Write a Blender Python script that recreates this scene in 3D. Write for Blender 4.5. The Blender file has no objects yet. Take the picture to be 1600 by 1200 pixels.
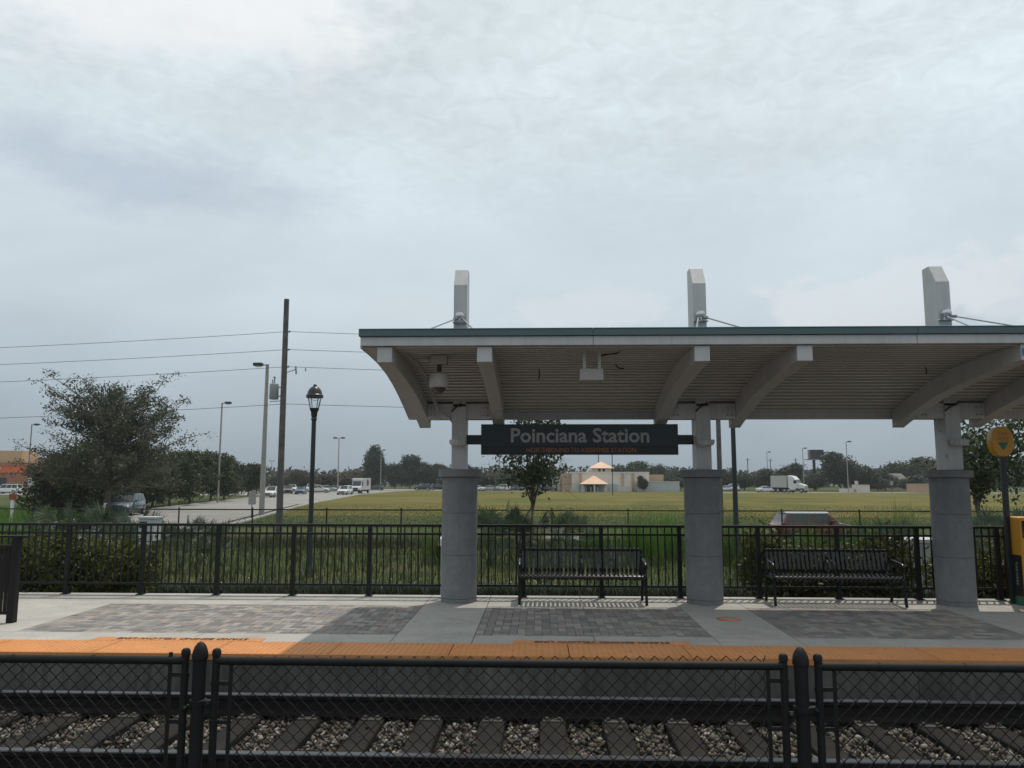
import bpy, math, random
import numpy as np
from math import radians, sin, cos, pi, sqrt, atan2
from mathutils import Vector, Matrix
random.seed(7)
S = bpy.context.scene
COL = S.collection
D = bpy.data

# ------------------------------------------------------------------ camera, sky, sun, exposure
cam_data = D.cameras.new('camera'); cam = D.objects.new('camera', cam_data); COL.objects.link(cam)
cam_data.sensor_width = 36.0; cam_data.lens = 1225.0 / 1600.0 * 36.0
cam_data.clip_start = 0.05; cam_data.clip_end = 6000
cam.matrix_world = (Matrix.Translation((0, 0, 1.8)) @ Matrix.Rotation(radians(2.0), 4, 'Z')
                    @ Matrix.Rotation(radians(90 + 6.98), 4, 'X') @ Matrix.Rotation(0.0015, 4, 'Z'))
S.camera = cam
S.view_settings.view_transform = 'Standard'; S.view_settings.look = 'None'
S.view_settings.exposure = 0.0; S.view_settings.gamma = 1.0; S.view_settings.use_curve_mapping = False
SUN_DIR = Vector((0.18, 0.36, 1.0)).normalized()
SUN_EL = math.asin(SUN_DIR.z); SUN_AZ = atan2(SUN_DIR.x, SUN_DIR.y)
sd = D.lights.new('sun', 'SUN'); sd.energy = 2.6; sd.angle = radians(0.8); sd.color = (1.0, 0.93, 0.82)
so = D.objects.new('sun', sd); COL.objects.link(so)
so.rotation_euler = SUN_DIR.to_track_quat('Z', 'Y').to_euler(); so.location = (20, 40, 120)

def nn(nt, typ, **kw):
    n = nt.nodes.new(typ)
    for k, v in kw.items(): setattr(n, k, v)
    return n
def setin(nt, sock, v):
    if isinstance(v, bpy.types.NodeSocket): nt.links.new(v, sock)
    elif v is not None: sock.default_value = v
def fm(nt, op, a, b=None, c=None, clamp=False):
    n = nn(nt, 'ShaderNodeMath', operation=op, use_clamp=clamp)
    setin(nt, n.inputs[0], a); setin(nt, n.inputs[1], b); setin(nt, n.inputs[2], c)
    return n.outputs[0]
def ramp(nt, fac, stops, interp='LINEAR'):
    n = nn(nt, 'ShaderNodeValToRGB'); n.color_ramp.interpolation = interp
    el = n.color_ramp.elements
    while len(el) < len(stops): el.new(0.5)
    for e, (p, c) in zip(el, stops):
        e.position = p; e.color = (c[0], c[1], c[2], 1) if hasattr(c, '__len__') else (c, c, c, 1)
    setin(nt, n.inputs[0], fac)
    return n.outputs[0]
def mixc(nt, fac, a, b, blend='MIX'):
    n = nn(nt, 'ShaderNodeMix', data_type='RGBA', blend_type=blend)
    setin(nt, n.inputs[0], fac)
    for s, v in ((n.inputs[6], a), (n.inputs[7], b)):
        setin(nt, s, (v[0], v[1], v[2], 1) if isinstance(v, (tuple, list)) else v)
    return n.outputs[2]
def noise(nt, vec, scale, detail=3, rough=0.5, dist=0.0):
    n = nn(nt, 'ShaderNodeTexNoise'); setin(nt, n.inputs['Vector'], vec)
    n.inputs['Scale'].default_value = scale; n.inputs['Detail'].default_value = detail
    n.inputs['Roughness'].default_value = rough; n.inputs['Distortion'].default_value = dist
    return n.outputs['Fac']

W = D.worlds.new('World'); S.world = W; W.use_nodes = True
wt = W.node_tree; wt.nodes.clear()
w_out = nn(wt, 'ShaderNodeOutputWorld'); bg = nn(wt, 'ShaderNodeBackground')
bg.inputs['Strength'].default_value = 0.1
sky = nn(wt, 'ShaderNodeTexSky', sky_type='NISHITA'); sky.sun_disc = False
sky.sun_elevation = SUN_EL; sky.sun_rotation = SUN_AZ; sky.dust_density = 2.0
tc = nn(wt, 'ShaderNodeTexCoord'); sep = nn(wt, 'ShaderNodeSeparateXYZ')
wt.links.new(tc.outputs['Generated'], sep.inputs[0])
dx, dy, dz = sep.outputs
zc = fm(wt, 'MAXIMUM', dz, 0.0)
den = fm(wt, 'ADD', zc, 0.14)
comb = nn(wt, 'ShaderNodeCombineXYZ')
setin(wt, comb.inputs[0], fm(wt, 'DIVIDE', dx, den)); setin(wt, comb.inputs[1], fm(wt, 'DIVIDE', dy, den))
plane = comb.outputs[0]
# brightness of the overcast by elevation (horizon haze to zenith)
base = ramp(wt, zc, [(0.0, (0.30, 0.37, 0.43)), (0.09, (0.39, 0.465, 0.525)), (0.20, (0.57, 0.655, 0.71)),
                     (0.36, (0.66, 0.75, 0.795)), (0.54, (0.75, 0.84, 0.87)), (1.0, (0.76, 0.78, 0.78))])
gen = tc.outputs['Generated']
stretch = nn(wt, 'ShaderNodeMapping'); stretch.inputs['Scale'].default_value = (1, 1, 2.4); wt.links.new(gen, stretch.inputs[0])
sv = stretch.outputs[0]
big = noise(wt, sv, 1.7, 5, 0.5, 0.5)
mid = noise(wt, sv, 5.5, 6, 0.58, 0.3)
k1 = fm(wt, 'MULTIPLY_ADD', ramp(wt, big, [(0.32, 0.0), (0.68, 1.0)]), 0.22, 0.89)
k2 = fm(wt, 'MULTIPLY_ADD', mid, 0.14, 0.93)
hi = ramp(wt, zc, [(0.26, 0.0), (0.46, 1.0)])
ripple = noise(wt, plane, 17.0, 3, 0.55, 0.9)
k3 = fm(wt, 'MULTIPLY_ADD', fm(wt, 'MULTIPLY', fm(wt, 'SUBTRACT', ripple, 0.5), hi), 0.34, 1.0)
cl = mixc(wt, 1.0, base, fm(wt, 'MULTIPLY', fm(wt, 'MULTIPLY', k1, k2), k3), 'MULTIPLY')
# a faint pinkish veil in the middle heights
veil = ramp(wt, noise(wt, sv, 2.3, 3, 0.5), [(0.45, 0.0), (0.65, 1.0)])
cl = mixc(wt, fm(wt, 'MULTIPLY', veil, 0.12), cl, (0.66, 0.68, 0.70))
edge = noise(wt, sv, 7.0, 6, 0.6, 0.4); fine = noise(wt, sv, 20.0, 5, 0.6, 0.2)
def cloud(d0, rx, rz, soft, col, amount, rag=0.5):
    # one cloud bank or gap around a direction of the sky, with ragged edges
    v = nn(wt, 'ShaderNodeVectorMath', operation='SUBTRACT'); wt.links.new(gen, v.inputs[0]); v.inputs[1].default_value = d0
    w = nn(wt, 'ShaderNodeVectorMath', operation='MULTIPLY'); wt.links.new(v.outputs[0], w.inputs[0]); w.inputs[1].default_value = (1 / rx, 1 / rx, 1 / rz)
    l = nn(wt, 'ShaderNodeVectorMath', operation='LENGTH'); wt.links.new(w.outputs[0], l.inputs[0])
    d = fm(wt, 'ADD', l.outputs['Value'], fm(wt, 'MULTIPLY', fm(wt, 'SUBTRACT', fm(wt, 'MULTIPLY_ADD', fine, 0.45, edge), 0.72), rag * 3.0))
    m = ramp(wt, d, [(max(0.0, 1.0 - soft), 1.0), (1.0, 0.0)])
    global cl
    cl = mixc(wt, fm(wt, 'MULTIPLY', m, amount), cl, col)
cloud((-0.43, 0.80, 0.535), 0.28, 0.11, 0.45, (0.96, 0.97, 0.97), 0.8)
cloud((-0.47, 0.83, 0.34), 0.26, 0.055, 0.9, (0.44, 0.52, 0.635), 0.55, 0.6)
cloud((-0.36, 0.86, 0.43), 0.20, 0.07, 0.9, (0.60, 0.65, 0.70), 0.4, 0.6)
cloud((0.40, 0.90, 0.205), 0.15, 0.055, 0.28, (0.76, 0.80, 0.825), 0.6, 0.75)
cloud((0.52, 0.84, 0.20), 0.10, 0.05, 0.3, (0.74, 0.785, 0.815), 0.5, 0.75)
cloud((0.07, 0.975, 0.215), 0.12, 0.032, 0.35, (0.74, 0.775, 0.80), 0.5, 0.75)
cloud((-0.16, 0.965, 0.215), 0.07, 0.02, 0.4, (0.64, 0.69, 0.725), 0.4, 0.75)
scaled = mixc(wt, 1.0, cl, (10.0, 10.0, 10.0), 'MULTIPLY')
fin = mixc(wt, 0.93, sky.outputs[0], scaled)
wt.links.new(fin, bg.inputs['Color']); wt.links.new(bg.outputs[0], w_out.inputs['Surface'])

# ------------------------------------------------------------------ helpers
def tag(o, label=None, cat=None, group=None, kind=None):
    if label: o['label'] = label
    if cat: o['category'] = cat
    if group: o['group'] = group
    if kind: o['kind'] = kind
    return o
def empty(name, loc=(0, 0, 0), rz=0.0, label=None, cat=None, group=None, kind=None):
    o = D.objects.new(name, None); COL.objects.link(o)
    o.location = loc; o.rotation_euler = (0, 0, rz); o.empty_display_size = 0.2
    return tag(o, label, cat, group, kind)
def link_mesh(name, me, mat=None, parent=None, loc=None):
    o = D.objects.new(name, me); COL.objects.link(o)
    if mat is not None and not me.materials: me.materials.append(mat)
    if parent is not None: o.parent = parent
    if loc is not None: o.location = loc
    return o
def copy_tree(o, parent=None):
    c = o.copy(); COL.objects.link(c)
    if parent is not None: c.parent = parent
    for ch in list(o.children): copy_tree(ch, c)
    return c
def np_mesh(name, V, Fc, smooth=False):
    """V (n,3); Fc (m,k) with one k"""
    V = np.asarray(V, dtype=np.float32); Fc = np.asarray(Fc, dtype=np.int32)
    me = D.meshes.new(name); k = Fc.shape[1]
    me.vertices.add(len(V)); me.vertices.foreach_set('co', V.ravel())
    me.loops.add(Fc.size); me.loops.foreach_set('vertex_index', Fc.ravel())
    me.polygons.add(len(Fc)); me.polygons.foreach_set('loop_start', np.arange(len(Fc), dtype=np.int32) * k)
    me.polygons.foreach_set('loop_total', np.full(len(Fc), k, dtype=np.int32))
    if smooth: me.polygons.foreach_set('use_smooth', np.ones(len(Fc), dtype=bool))
    me.update(calc_edges=True); me.validate()
    return me

class MB:
    def __init__(s): s.v = []; s.f = []
    def add(s, vs, fs):
        n = len(s.v); s.v += [tuple(p) for p in vs]; s.f += [tuple(i + n for i in q) for q in fs]; return s
    def box(s, x0, x1, y0, y1, z0, z1):
        return s.add([(x0, y0, z0), (x1, y0, z0), (x1, y1, z0), (x0, y1, z0), (x0, y0, z1), (x1, y0, z1), (x1, y1, z1), (x0, y1, z1)],
                     [(3, 2, 1, 0), (4, 5, 6, 7), (0, 1, 5, 4), (1, 2, 6, 5), (2, 3, 7, 6), (3, 0, 4, 7)])
    def tube(s, pts, r, n=8, caps=True):
        pts = [Vector(p) for p in pts]; m = len(pts)
        rs = r if hasattr(r, '__len__') else [r] * m
        vs = []; up = None
        for i, p in enumerate(pts):
            t = (pts[min(i + 1, m - 1)] - pts[max(i - 1, 0)]).normalized()
            if up is None: up = Vector((0, 0, 1)) if abs(t.z) < 0.9 else Vector((1, 0, 0))
            a = t.cross(up).normalized(); b = a.cross(t).normalized(); up = b
            for k in range(n):
                q = 2 * pi * k / n; vs.append(p + (a * cos(q) + b * sin(q)) * rs[i])
        fs = []
        for i in range(m - 1):
            for k in range(n):
                k2 = (k + 1) % n; fs.append((i * n + k, i * n + k2, (i + 1) * n + k2, (i + 1) * n + k))
        if caps: fs += [tuple(range(n))[::-1], tuple(range((m - 1) * n, m * n))]
        # orientation: a x b = -t for a=t x up, b = a x t  -> faces above point outward after flip
        fs = [q[::-1] for q in fs]
        return s.add(vs, fs)
    def lathe(s, prof, c=(0, 0, 0), n=24, caps=True):
        vs = [(c[0] + r * cos(2 * pi * k / n), c[1] + r * sin(2 * pi * k / n), c[2] + z) for r, z in prof for k in range(n)]
        fs = [(i * n + k, i * n + (k + 1) % n, (i + 1) * n + (k + 1) % n, (i + 1) * n + k) for i in range(len(prof) - 1) for k in range(n)]
        if caps: fs += [tuple(range(n))[::-1], tuple(range((len(prof) - 1) * n, len(prof) * n))]
        return s.add(vs, fs)
    def prism(s, poly, a, b, axis='x'):
        """poly of 2D points extruded along an axis from a to b"""
        m = len(poly)
        def mk(p, t): return (t, p[0], p[1]) if axis == 'x' else ((p[0], t, p[1]) if axis == 'y' else (p[0], p[1], t))
        vs = [mk(p, a) for p in poly] + [mk(p, b) for p in poly]
        fs = [(i, (i + 1) % m, m + (i + 1) % m, m + i) for i in range(m)] + [tuple(range(m))[::-1], tuple(range(m, 2 * m))]
        return s.add(vs, fs)
    def quad(s, a, b, c, d): return s.add([a, b, c, d], [(0, 1, 2, 3)])
    def ball(s, c, r, n=12, m=8, sz=1.0):
        prof = [(max(r * sin(pi * i / m), 1e-4), -r * cos(pi * i / m) * sz) for i in range(m + 1)]
        return s.lathe(prof, c, n)
    def sheet(s, pts, z):
        return s.add([(p[0], p[1], z) for p in pts], [tuple(range(len(pts)))])
    def mesh(s, name, smooth=None):
        me = D.meshes.new(name); me.from_pydata(s.v, [], s.f)
        import bmesh
        bm = bmesh.new(); bm.from_mesh(me); bmesh.ops.recalc_face_normals(bm, faces=bm.faces); bm.to_mesh(me); bm.free()
        if smooth:
            me.polygons.foreach_set('use_smooth', [True] * len(me.polygons)); me.set_sharp_from_angle(angle=radians(smooth))
        me.update(); return me
    def build(s, name, mat, parent=None, smooth=None, bevel=0.0, world=False, loc=None):
        if world and parent is not None:
            ox, oy, oz = parent.location; s.v = [(x - ox, y - oy, z - oz) for x, y, z in s.v]
        o = link_mesh(name, s.mesh(name, smooth), mat, parent, loc)
        if bevel:
            m = o.modifiers.new('bevel', 'BEVEL'); m.width = bevel; m.segments = 2; m.limit_method = 'ANGLE'; m.angle_limit = radians(40)
        return o

# ------------------------------------------------------------------ materials
def mat(name, col, rough=0.6, metal=0.0, var=0.12, scale=4.0, bump=0.0, bscale=40.0, spec=0.5, streak=0.0, coat=0.0, tint=None, stain=0.0):
    m = D.materials.new(name); m.use_nodes = True; nt = m.node_tree
    b = nt.nodes['Principled BSDF']
    t = nn(nt, 'ShaderNodeTexCoord').outputs['Object']
    c2 = tint or tuple(min(1, c * (1 + 0.5 * 1)) for c in col)
    lo = tuple(c * (1 - var) for c in col); hi2 = tuple(min(1, c * (1 + var)) for c in col)
    f1 = noise(nt, t, scale, 5, 0.6)
    c = ramp(nt, f1, [(0.3, lo), (0.7, hi2)])
    if tint: c = mixc(nt, ramp(nt, noise(nt, t, scale * 0.35, 4, 0.6), [(0.42, 0.0), (0.62, 1.0)]), c, tint)
    if stain:
        s1 = ramp(nt, noise(nt, t, 1.3, 6, 0.7, 0.6), [(0.50, 1.0), (0.72, 1.0 - stain)])
        s2 = ramp(nt, noise(nt, t, 13.0, 2, 0.4), [(0.66, 1.0), (0.72, 1.0 - stain * 1.3)])
        s3 = ramp(nt, noise(nt, t, 60.0, 2, 0.5), [(0.35, 0.9), (0.65, 1.06)])
        c = mixc(nt, 1.0, mixc(nt, 1.0, mixc(nt, 1.0, c, s1, 'MULTIPLY'), s2, 'MULTIPLY'), s3, 'MULTIPLY')
    if streak:
        mp = nn(nt, 'ShaderNodeMapping'); mp.inputs['Scale'].default_value = (9, 9, 0.7); nt.links.new(t, mp.inputs[0])
        st = ramp(nt, noise(nt, mp.outputs[0], 1.0, 5, 0.65), [(0.45, 1.0), (0.75, 1.0 - streak)])
        c = mixc(nt, 1.0, c, st, 'MULTIPLY')
    nt.links.new(c, b.inputs['Base Color'])
    b.inputs['Roughness'].default_value = rough; b.inputs['Metallic'].default_value = metal
    b.inputs['Specular IOR Level'].default_value = spec
    b.inputs['Coat Weight'].default_value = coat
    if bump:
        bn = nn(nt, 'ShaderNodeBump'); bn.inputs['Strength'].default_value = bump; bn.inputs['Distance'].default_value = 0.01
        setin(nt, bn.inputs['Height'], noise(nt, t, bscale, 4, 0.6)); nt.links.new(bn.outputs[0], b.inputs['Normal'])
    return m
def leafmat(name, cols, rough=0.55, trans=0.3):
    """leaf colour differs leaf by leaf and plant by plant"""
    m = D.materials.new(name); m.use_nodes = True; nt = m.node_tree; b = nt.nodes['Principled BSDF']
    g = nn(nt, 'ShaderNodeNewGeometry').outputs['Random Per Island']; oi = nn(nt, 'ShaderNodeObjectInfo').outputs['Random']
    n = len(cols)
    c = ramp(nt, g, [(i / max(1, n - 1), cl_) for i, cl_ in enumerate(cols)])
    h = nn(nt, 'ShaderNodeHueSaturation'); setin(nt, h.inputs['Color'], c)
    setin(nt, h.inputs['Value'], fm(nt, 'MULTIPLY_ADD', oi, 0.4, 0.8)); setin(nt, h.inputs['Hue'], fm(nt, 'MULTIPLY_ADD', oi, 0.03, 0.485))
    c = h.outputs[0]
    nt.links.new(c, b.inputs['Base Color']); b.inputs['Roughness'].default_value = rough; b.inputs['Specular IOR Level'].default_value = 0.3
    tr = nn(nt, 'ShaderNodeBsdfTranslucent'); nt.links.new(c, tr.inputs['Color'])
    ms = nn(nt, 'ShaderNodeMixShader'); ms.inputs[0].default_value = trans
    nt.links.new(b.outputs[0], ms.inputs[1]); nt.links.new(tr.outputs[0], ms.inputs[2])
    nt.links.new(ms.outputs[0], nt.nodes['Material Output'].inputs['Surface'])
    return m
def piecemat(name, cols, rough=0.8, bump=0.25, bscale=60):
    """stone or paver colour differs piece by piece"""
    m = D.materials.new(name); m.use_nodes = True; nt = m.node_tree; b = nt.nodes['Principled BSDF']
    g = nn(nt, 'ShaderNodeNewGeometry').outputs['Random Per Island']; oi = nn(nt, 'ShaderNodeObjectInfo').outputs['Random']
    r = fm(nt, 'FRACT', fm(nt, 'ADD', g, oi)); n = len(cols)
    c = ramp(nt, r, [(i / n, cl_) for i, cl_ in enumerate(cols)], 'CONSTANT')
    t = nn(nt, 'ShaderNodeTexCoord').outputs['Object']
    c = mixc(nt, 1.0, c, ramp(nt, noise(nt, t, 9, 5, 0.65), [(0.3, 0.8), (0.7, 1.12)]), 'MULTIPLY')
    nt.links.new(c, b.inputs['Base Color']); b.inputs['Roughness'].default_value = rough
    b.inputs['Specular IOR Level'].default_value = 0.3
    bn = nn(nt, 'ShaderNodeBump'); bn.inputs['Strength'].default_value = bump; bn.inputs['Distance'].default_value = 0.006
    setin(nt, bn.inputs['Height'], noise(nt, t, bscale, 3, 0.6)); nt.links.new(bn.outputs[0], b.inputs['Normal'])
    return m
M = {}
M['concrete'] = mat('pale_concrete', (0.40, 0.388, 0.358), 0.85, var=0.09, scale=2.2, bump=0.15, bscale=120, spec=0.25, tint=(0.355, 0.345, 0.32), stain=0.22)
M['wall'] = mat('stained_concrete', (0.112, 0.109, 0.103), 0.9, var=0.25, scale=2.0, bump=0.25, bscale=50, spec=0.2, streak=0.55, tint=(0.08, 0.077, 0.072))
M['column'] = mat('grey_column', (0.222, 0.226, 0.235), 0.88, var=0.13, scale=7, bump=0.7, bscale=110, spec=0.2, streak=0.12, tint=(0.195, 0.199, 0.207))
M['white'] = mat('white_steel', (0.47, 0.472, 0.47), 0.45, var=0.07, scale=2.2, spec=0.4, streak=0.14)
M['deck'] = mat('beige_deck', (0.47, 0.458, 0.435), 0.35, var=0.05, scale=1.5, spec=0.7)
M['glint_bead'] = mat('pale_glint', (0.66, 0.64, 0.60), 0.28, var=0.08, scale=1.2, spec=0.7)  # paler than the deck: glints on the ribs put into the colour
M['beige'] = mat('beige_housing', (0.36, 0.345, 0.32), 0.5, var=0.04)
M['teal'] = mat('teal_fascia', (0.066, 0.112, 0.122), 0.4, var=0.08, scale=2)
M['black'] = mat('black_paint', (0.0125, 0.0127, 0.0132), 0.5, var=0.15, scale=6, spec=0.22)
M['gloss'] = mat('gloss_black', (0.010, 0.0105, 0.012), 0.22, var=0.1, scale=6, spec=0.4, coat=0.0)
M['vinyl'] = mat('black_vinyl', (0.0125, 0.0127, 0.013), 0.6, var=0.2, scale=9, spec=0.2)
M['orange'] = mat('orange_tactile', (0.57, 0.235, 0.072), 0.6, var=0.08, scale=2.5, spec=0.35, tint=(0.50, 0.205, 0.065), stain=0.25)
M['rail'] = mat('rusty_rail', (0.014, 0.012, 0.011), 0.8, var=0.35, scale=12, bump=0.3, bscale=60, spec=0.15)
M['railhead'] = mat('worn_rail_head', (0.095, 0.095, 0.098), 0.36, metal=1.0, var=0.12, scale=3)
M['tie'] = mat('weathered_tie', (0.015, 0.0142, 0.013), 0.9, var=0.4, scale=6, bump=0.6, bscale=30, spec=0.2, tint=(0.022, 0.019, 0.016))
M['bed'] = mat('ballast_bed', (0.045, 0.042, 0.036), 0.95, var=0.5, scale=18, bump=0.8, bscale=40, spec=0.1)
M['stone'] = piecemat('ballast_stone', [(0.105, 0.094, 0.075), (0.06, 0.056, 0.047), (0.135, 0.12, 0.096), (0.09, 0.074, 0.054), (0.11, 0.077, 0.057), (0.048, 0.045, 0.039), (0.27, 0.25, 0.22), (0.083, 0.078, 0.066)])
M['paver'] = piecemat('concrete_paver', [(0.255, 0.238, 0.226), (0.195, 0.183, 0.176), (0.32, 0.298, 0.28), (0.245, 0.21, 0.188), (0.17, 0.161, 0.156), (0.30, 0.268, 0.24), (0.215, 0.207, 0.203)])
M['joint'] = mat('joint_sand', (0.12, 0.115, 0.11), 0.95, var=0.2, scale=20)
M['board'] = mat('sign_board', (0.012, 0.022, 0.025), 0.32, var=0.06, scale=2, spec=0.4)
M['boardlow'] = mat('sign_lower_strip', (0.009, 0.010, 0.012), 0.32, var=0.06, scale=2, spec=0.4)
M['letter'] = mat('grey_letter', (0.34, 0.345, 0.335), 0.5, var=0.03)
M['amber'] = mat('amber_letter', (0.30, 0.125, 0.04), 0.5, var=0.04)
M['ink'] = mat('black_print', (0.03, 0.022, 0.016), 0.7, var=0.1)
M['yellow'] = mat('yellow_panel', (0.60, 0.29, 0.02), 0.4, var=0.05, scale=2)
M['redorange'] = mat('red_orange_panel', (0.55, 0.11, 0.015), 0.4, var=0.1, scale=2)
M['green'] = mat('green_plinth', (0.02, 0.17, 0.11), 0.5, var=0.06)
M['darkplastic'] = mat('dark_plastic', (0.02, 0.02, 0.022), 0.3, var=0.1)
M['screen'] = mat('dark_screen', (0.015, 0.018, 0.03), 0.08, var=0.05)
M['galv'] = mat('galvanised_steel', (0.50, 0.51, 0.52), 0.32, metal=0.9, var=0.12, scale=8)
M['cable'] = mat('dark_cable', (0.02, 0.02, 0.02), 0.6)
M['lensgrey'] = mat('frosted_glass', (0.62, 0.64, 0.65), 0.25, var=0.03)
M['conpole'] = mat('concrete_pole', (0.30, 0.29, 0.27), 0.85, var=0.12, scale=3, bump=0.2)
M['wood'] = mat('weathered_wood_pole', (0.115, 0.108, 0.10), 0.9, var=0.3, scale=3, bump=0.5, bscale=20, streak=0.3)
M['greymetal'] = mat('grey_metal', (0.25, 0.27, 0.28), 0.5, var=0.08)
M['blacklamp'] = mat('dark_green_black', (0.012, 0.018, 0.019), 0.4, var=0.12)
M['asphalt'] = mat('sunbleached_asphalt', (0.255, 0.25, 0.24), 0.92, var=0.10, scale=0.35, spec=0.2, tint=(0.225, 0.22, 0.21))
M['kerb'] = mat('kerb_concrete', (0.40, 0.39, 0.37), 0.9, var=0.12, scale=2)
M['mulch'] = mat('dark_mulch', (0.045, 0.035, 0.028), 0.95, var=0.5, scale=14, bump=0.9, bscale=30, spec=0.1)
M['bark'] = mat('grey_bark', (0.10, 0.088, 0.075), 0.95, var=0.3, scale=6, bump=0.6, bscale=25, spec=0.15)
M['leaf'] = leafmat('oak_leaf', [(0.028, 0.042, 0.016), (0.045, 0.060, 0.024), (0.065, 0.078, 0.034), (0.038, 0.052, 0.020)])
M['leafsparse'] = leafmat('sparse_oak_leaf', [(0.045, 0.054, 0.034), (0.066, 0.072, 0.046), (0.052, 0.064, 0.038), (0.10, 0.098, 0.075)])
M['leaffar'] = leafmat('far_leaf', [(0.030, 0.042, 0.024), (0.048, 0.060, 0.036), (0.062, 0.068, 0.042)], trans=0.2)
M['leafbrown'] = leafmat('brownish_leaf', [(0.075, 0.060, 0.036), (0.062, 0.064, 0.036), (0.10, 0.078, 0.045)])
M['palm'] = leafmat('palmetto_leaf', [(0.035, 0.055, 0.032), (0.05, 0.075, 0.042), (0.075, 0.095, 0.062)], rough=0.4)
M['croton'] = leafmat('croton_leaf', [(0.04, 0.06, 0.015), (0.085, 0.105, 0.018), (0.12, 0.12, 0.02), (0.045, 0.05, 0.016), (0.025, 0.042, 0.014)])
M['cover'] = leafmat('groundcover_blade', [(0.012, 0.022, 0.009), (0.018, 0.031, 0.012), (0.027, 0.041, 0.017)], trans=.15)
M['weed'] = leafmat('tall_weed', [(0.034, 0.054, 0.014), (0.045, 0.066, 0.018), (0.057, 0.058, 0.024), (0.038, 0.052, 0.017)], trans=.2)
M['dry'] = leafmat('field_grass', [(0.050, 0.068, 0.019), (0.066, 0.074, 0.024), (0.060, 0.062, 0.024)], trans=.15)
M['tuft'] = leafmat('bright_tuft', [(0.055, 0.12, 0.015), (0.085, 0.165, 0.022), (0.07, 0.14, 0.02)])
M['flower'] = mat('white_petal', (0.7, 0.7, 0.66), 0.7)

def glassmat():
    m = D.materials.new('lantern_glass'); m.use_nodes = True; b = m.node_tree.nodes['Principled BSDF']
    b.inputs['Base Color'].default_value = (.95, .97, .98, 1); b.inputs['Transmission Weight'].default_value = 1.0; b.inputs['IOR'].default_value = 1.03; b.inputs['Roughness'].default_value = 0.05
    return m
M['clear'] = glassmat()
def field_mat():
    m = D.materials.new('mown_field'); m.use_nodes = True; nt = m.node_tree; b = nt.nodes['Principled BSDF']
    t = nn(nt, 'ShaderNodeTexCoord').outputs['Object']
    a = ramp(nt, noise(nt, t, 0.05, 6, 0.65, 0.8), [(0.40, (0.080, 0.088, 0.018)), (0.5, (0.118, 0.108, 0.026)), (0.65, (0.138, 0.112, 0.034))])
    mp = nn(nt, 'ShaderNodeMapping'); mp.inputs['Scale'].default_value = (0.25, 1.0, 1.0); nt.links.new(t, mp.inputs[0])
    s = ramp(nt, noise(nt, mp.outputs[0], 0.35, 5, 0.65), [(0.3, 0.75), (0.7, 1.2)])
    c = mixc(nt, 1.0, a, s, 'MULTIPLY')
    c = mixc(nt, 1.0, c, ramp(nt, noise(nt, t, 9.0, 2, 0.7), [(0.3, 0.75), (0.7, 1.2)]), 'MULTIPLY')
    nt.links.new(c, b.inputs['Base Color']); b.inputs['Roughness'].default_value = 0.95; b.inputs['Specular IOR Level'].default_value = 0.1
    return m
def verge_mat():
    m = D.materials.new('rough_grass'); m.use_nodes = True; nt = m.node_tree; b = nt.nodes['Principled BSDF']
    t = nn(nt, 'ShaderNodeTexCoord').outputs['Object']
    a = ramp(nt, noise(nt, t, 0.16, 6, 0.65, 0.4), [(0.35, (0.042, 0.066, 0.017)), (0.5, (0.060, 0.076, 0.022)), (0.68, (0.090, 0.080, 0.036))])
    c = mixc(nt, 1.0, a, ramp(nt, noise(nt, t, 6.0, 3, 0.7), [(0.3, 0.6), (0.7, 1.25)]), 'MULTIPLY')
    nt.links.new(c, b.inputs['Base Color']); b.inputs['Roughness'].default_value = 0.95; b.inputs['Specular IOR Level'].default_value = 0.1
    return m
M['field'] = field_mat(); M['verge'] = verge_mat()

def text_mesh(name, body, width, height, bold=0.0):
    """flat lettering centred on the origin in the XZ plane, facing -Y, fitted to width x height (cap height)"""
    cu = D.curves.new(name, 'FONT'); cu.body = body; cu.align_x = 'LEFT'; cu.offset = bold; cu.resolution_u = 3
    ob = D.objects.new(name, cu); COL.objects.link(ob)
    dg = bpy.context.evaluated_depsgraph_get(); dg.update()
    me = D.meshes.new_from_object(ob.evaluated_get(dg)); D.objects.remove(ob); D.curves.remove(cu)
    co = np.empty(len(me.vertices) * 3, dtype=np.float32); me.vertices.foreach_get('co', co); co = co.reshape(-1, 3)
    lo = co.min(0); hi_ = co.max(0)
    x = (co[:, 0] - (lo[0] + hi_[0]) / 2) * width / (hi_[0] - lo[0])
    z = (co[:, 1] - 0.345) * height / 0.69
    out = np.stack([x, np.zeros_like(x), z], 1)
    me.vertices.foreach_set('co', out.ravel().astype(np.float32)); me.name = name; me.update()
    return me

# ------------------------------------------------------------------ ground, road, platform
GZ = -1.0
def strip(name, prof, x0, x1, m, label=None):
    b = MB(); n = len(prof)
    b.add([(x0, y, z) for y, z in prof] + [(x1, y, z) for y, z in prof], [(i, n + i, n + i + 1, i + 1) for i in range(n - 1)])
    return tag(b.build(name, m), label, kind='structure')
strip('ground', [(12.56, -0.16), (13.4, -0.20), (15, -0.42), (18, -0.82), (21, -1.0), (60, -1.0), (300, -1.0), (460, -1.0)], -520, 520, M['verge'], 'rough grass verge behind the platform railing')
strip('trackbed', [(-40, -0.46), (8.335, -0.46)], -300, 300, M['bed'], 'dark ballast bed under the rails')
strip('mulch_bed', [(12.56, -0.152), (13.4, -0.192), (14.9, -0.402)], -60, 60, M['mulch'], 'dark mulch strip behind the railing')
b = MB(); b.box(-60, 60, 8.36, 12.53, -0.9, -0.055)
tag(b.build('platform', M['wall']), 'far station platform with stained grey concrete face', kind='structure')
plat = D.objects['platform']
b = MB(); b.box(-60, 60, -6.0, -0.6, -0.9, 0.0)
tag(b.build('near_platform', M['concrete']), 'concrete platform on the photographer\'s side', kind='structure')

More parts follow.
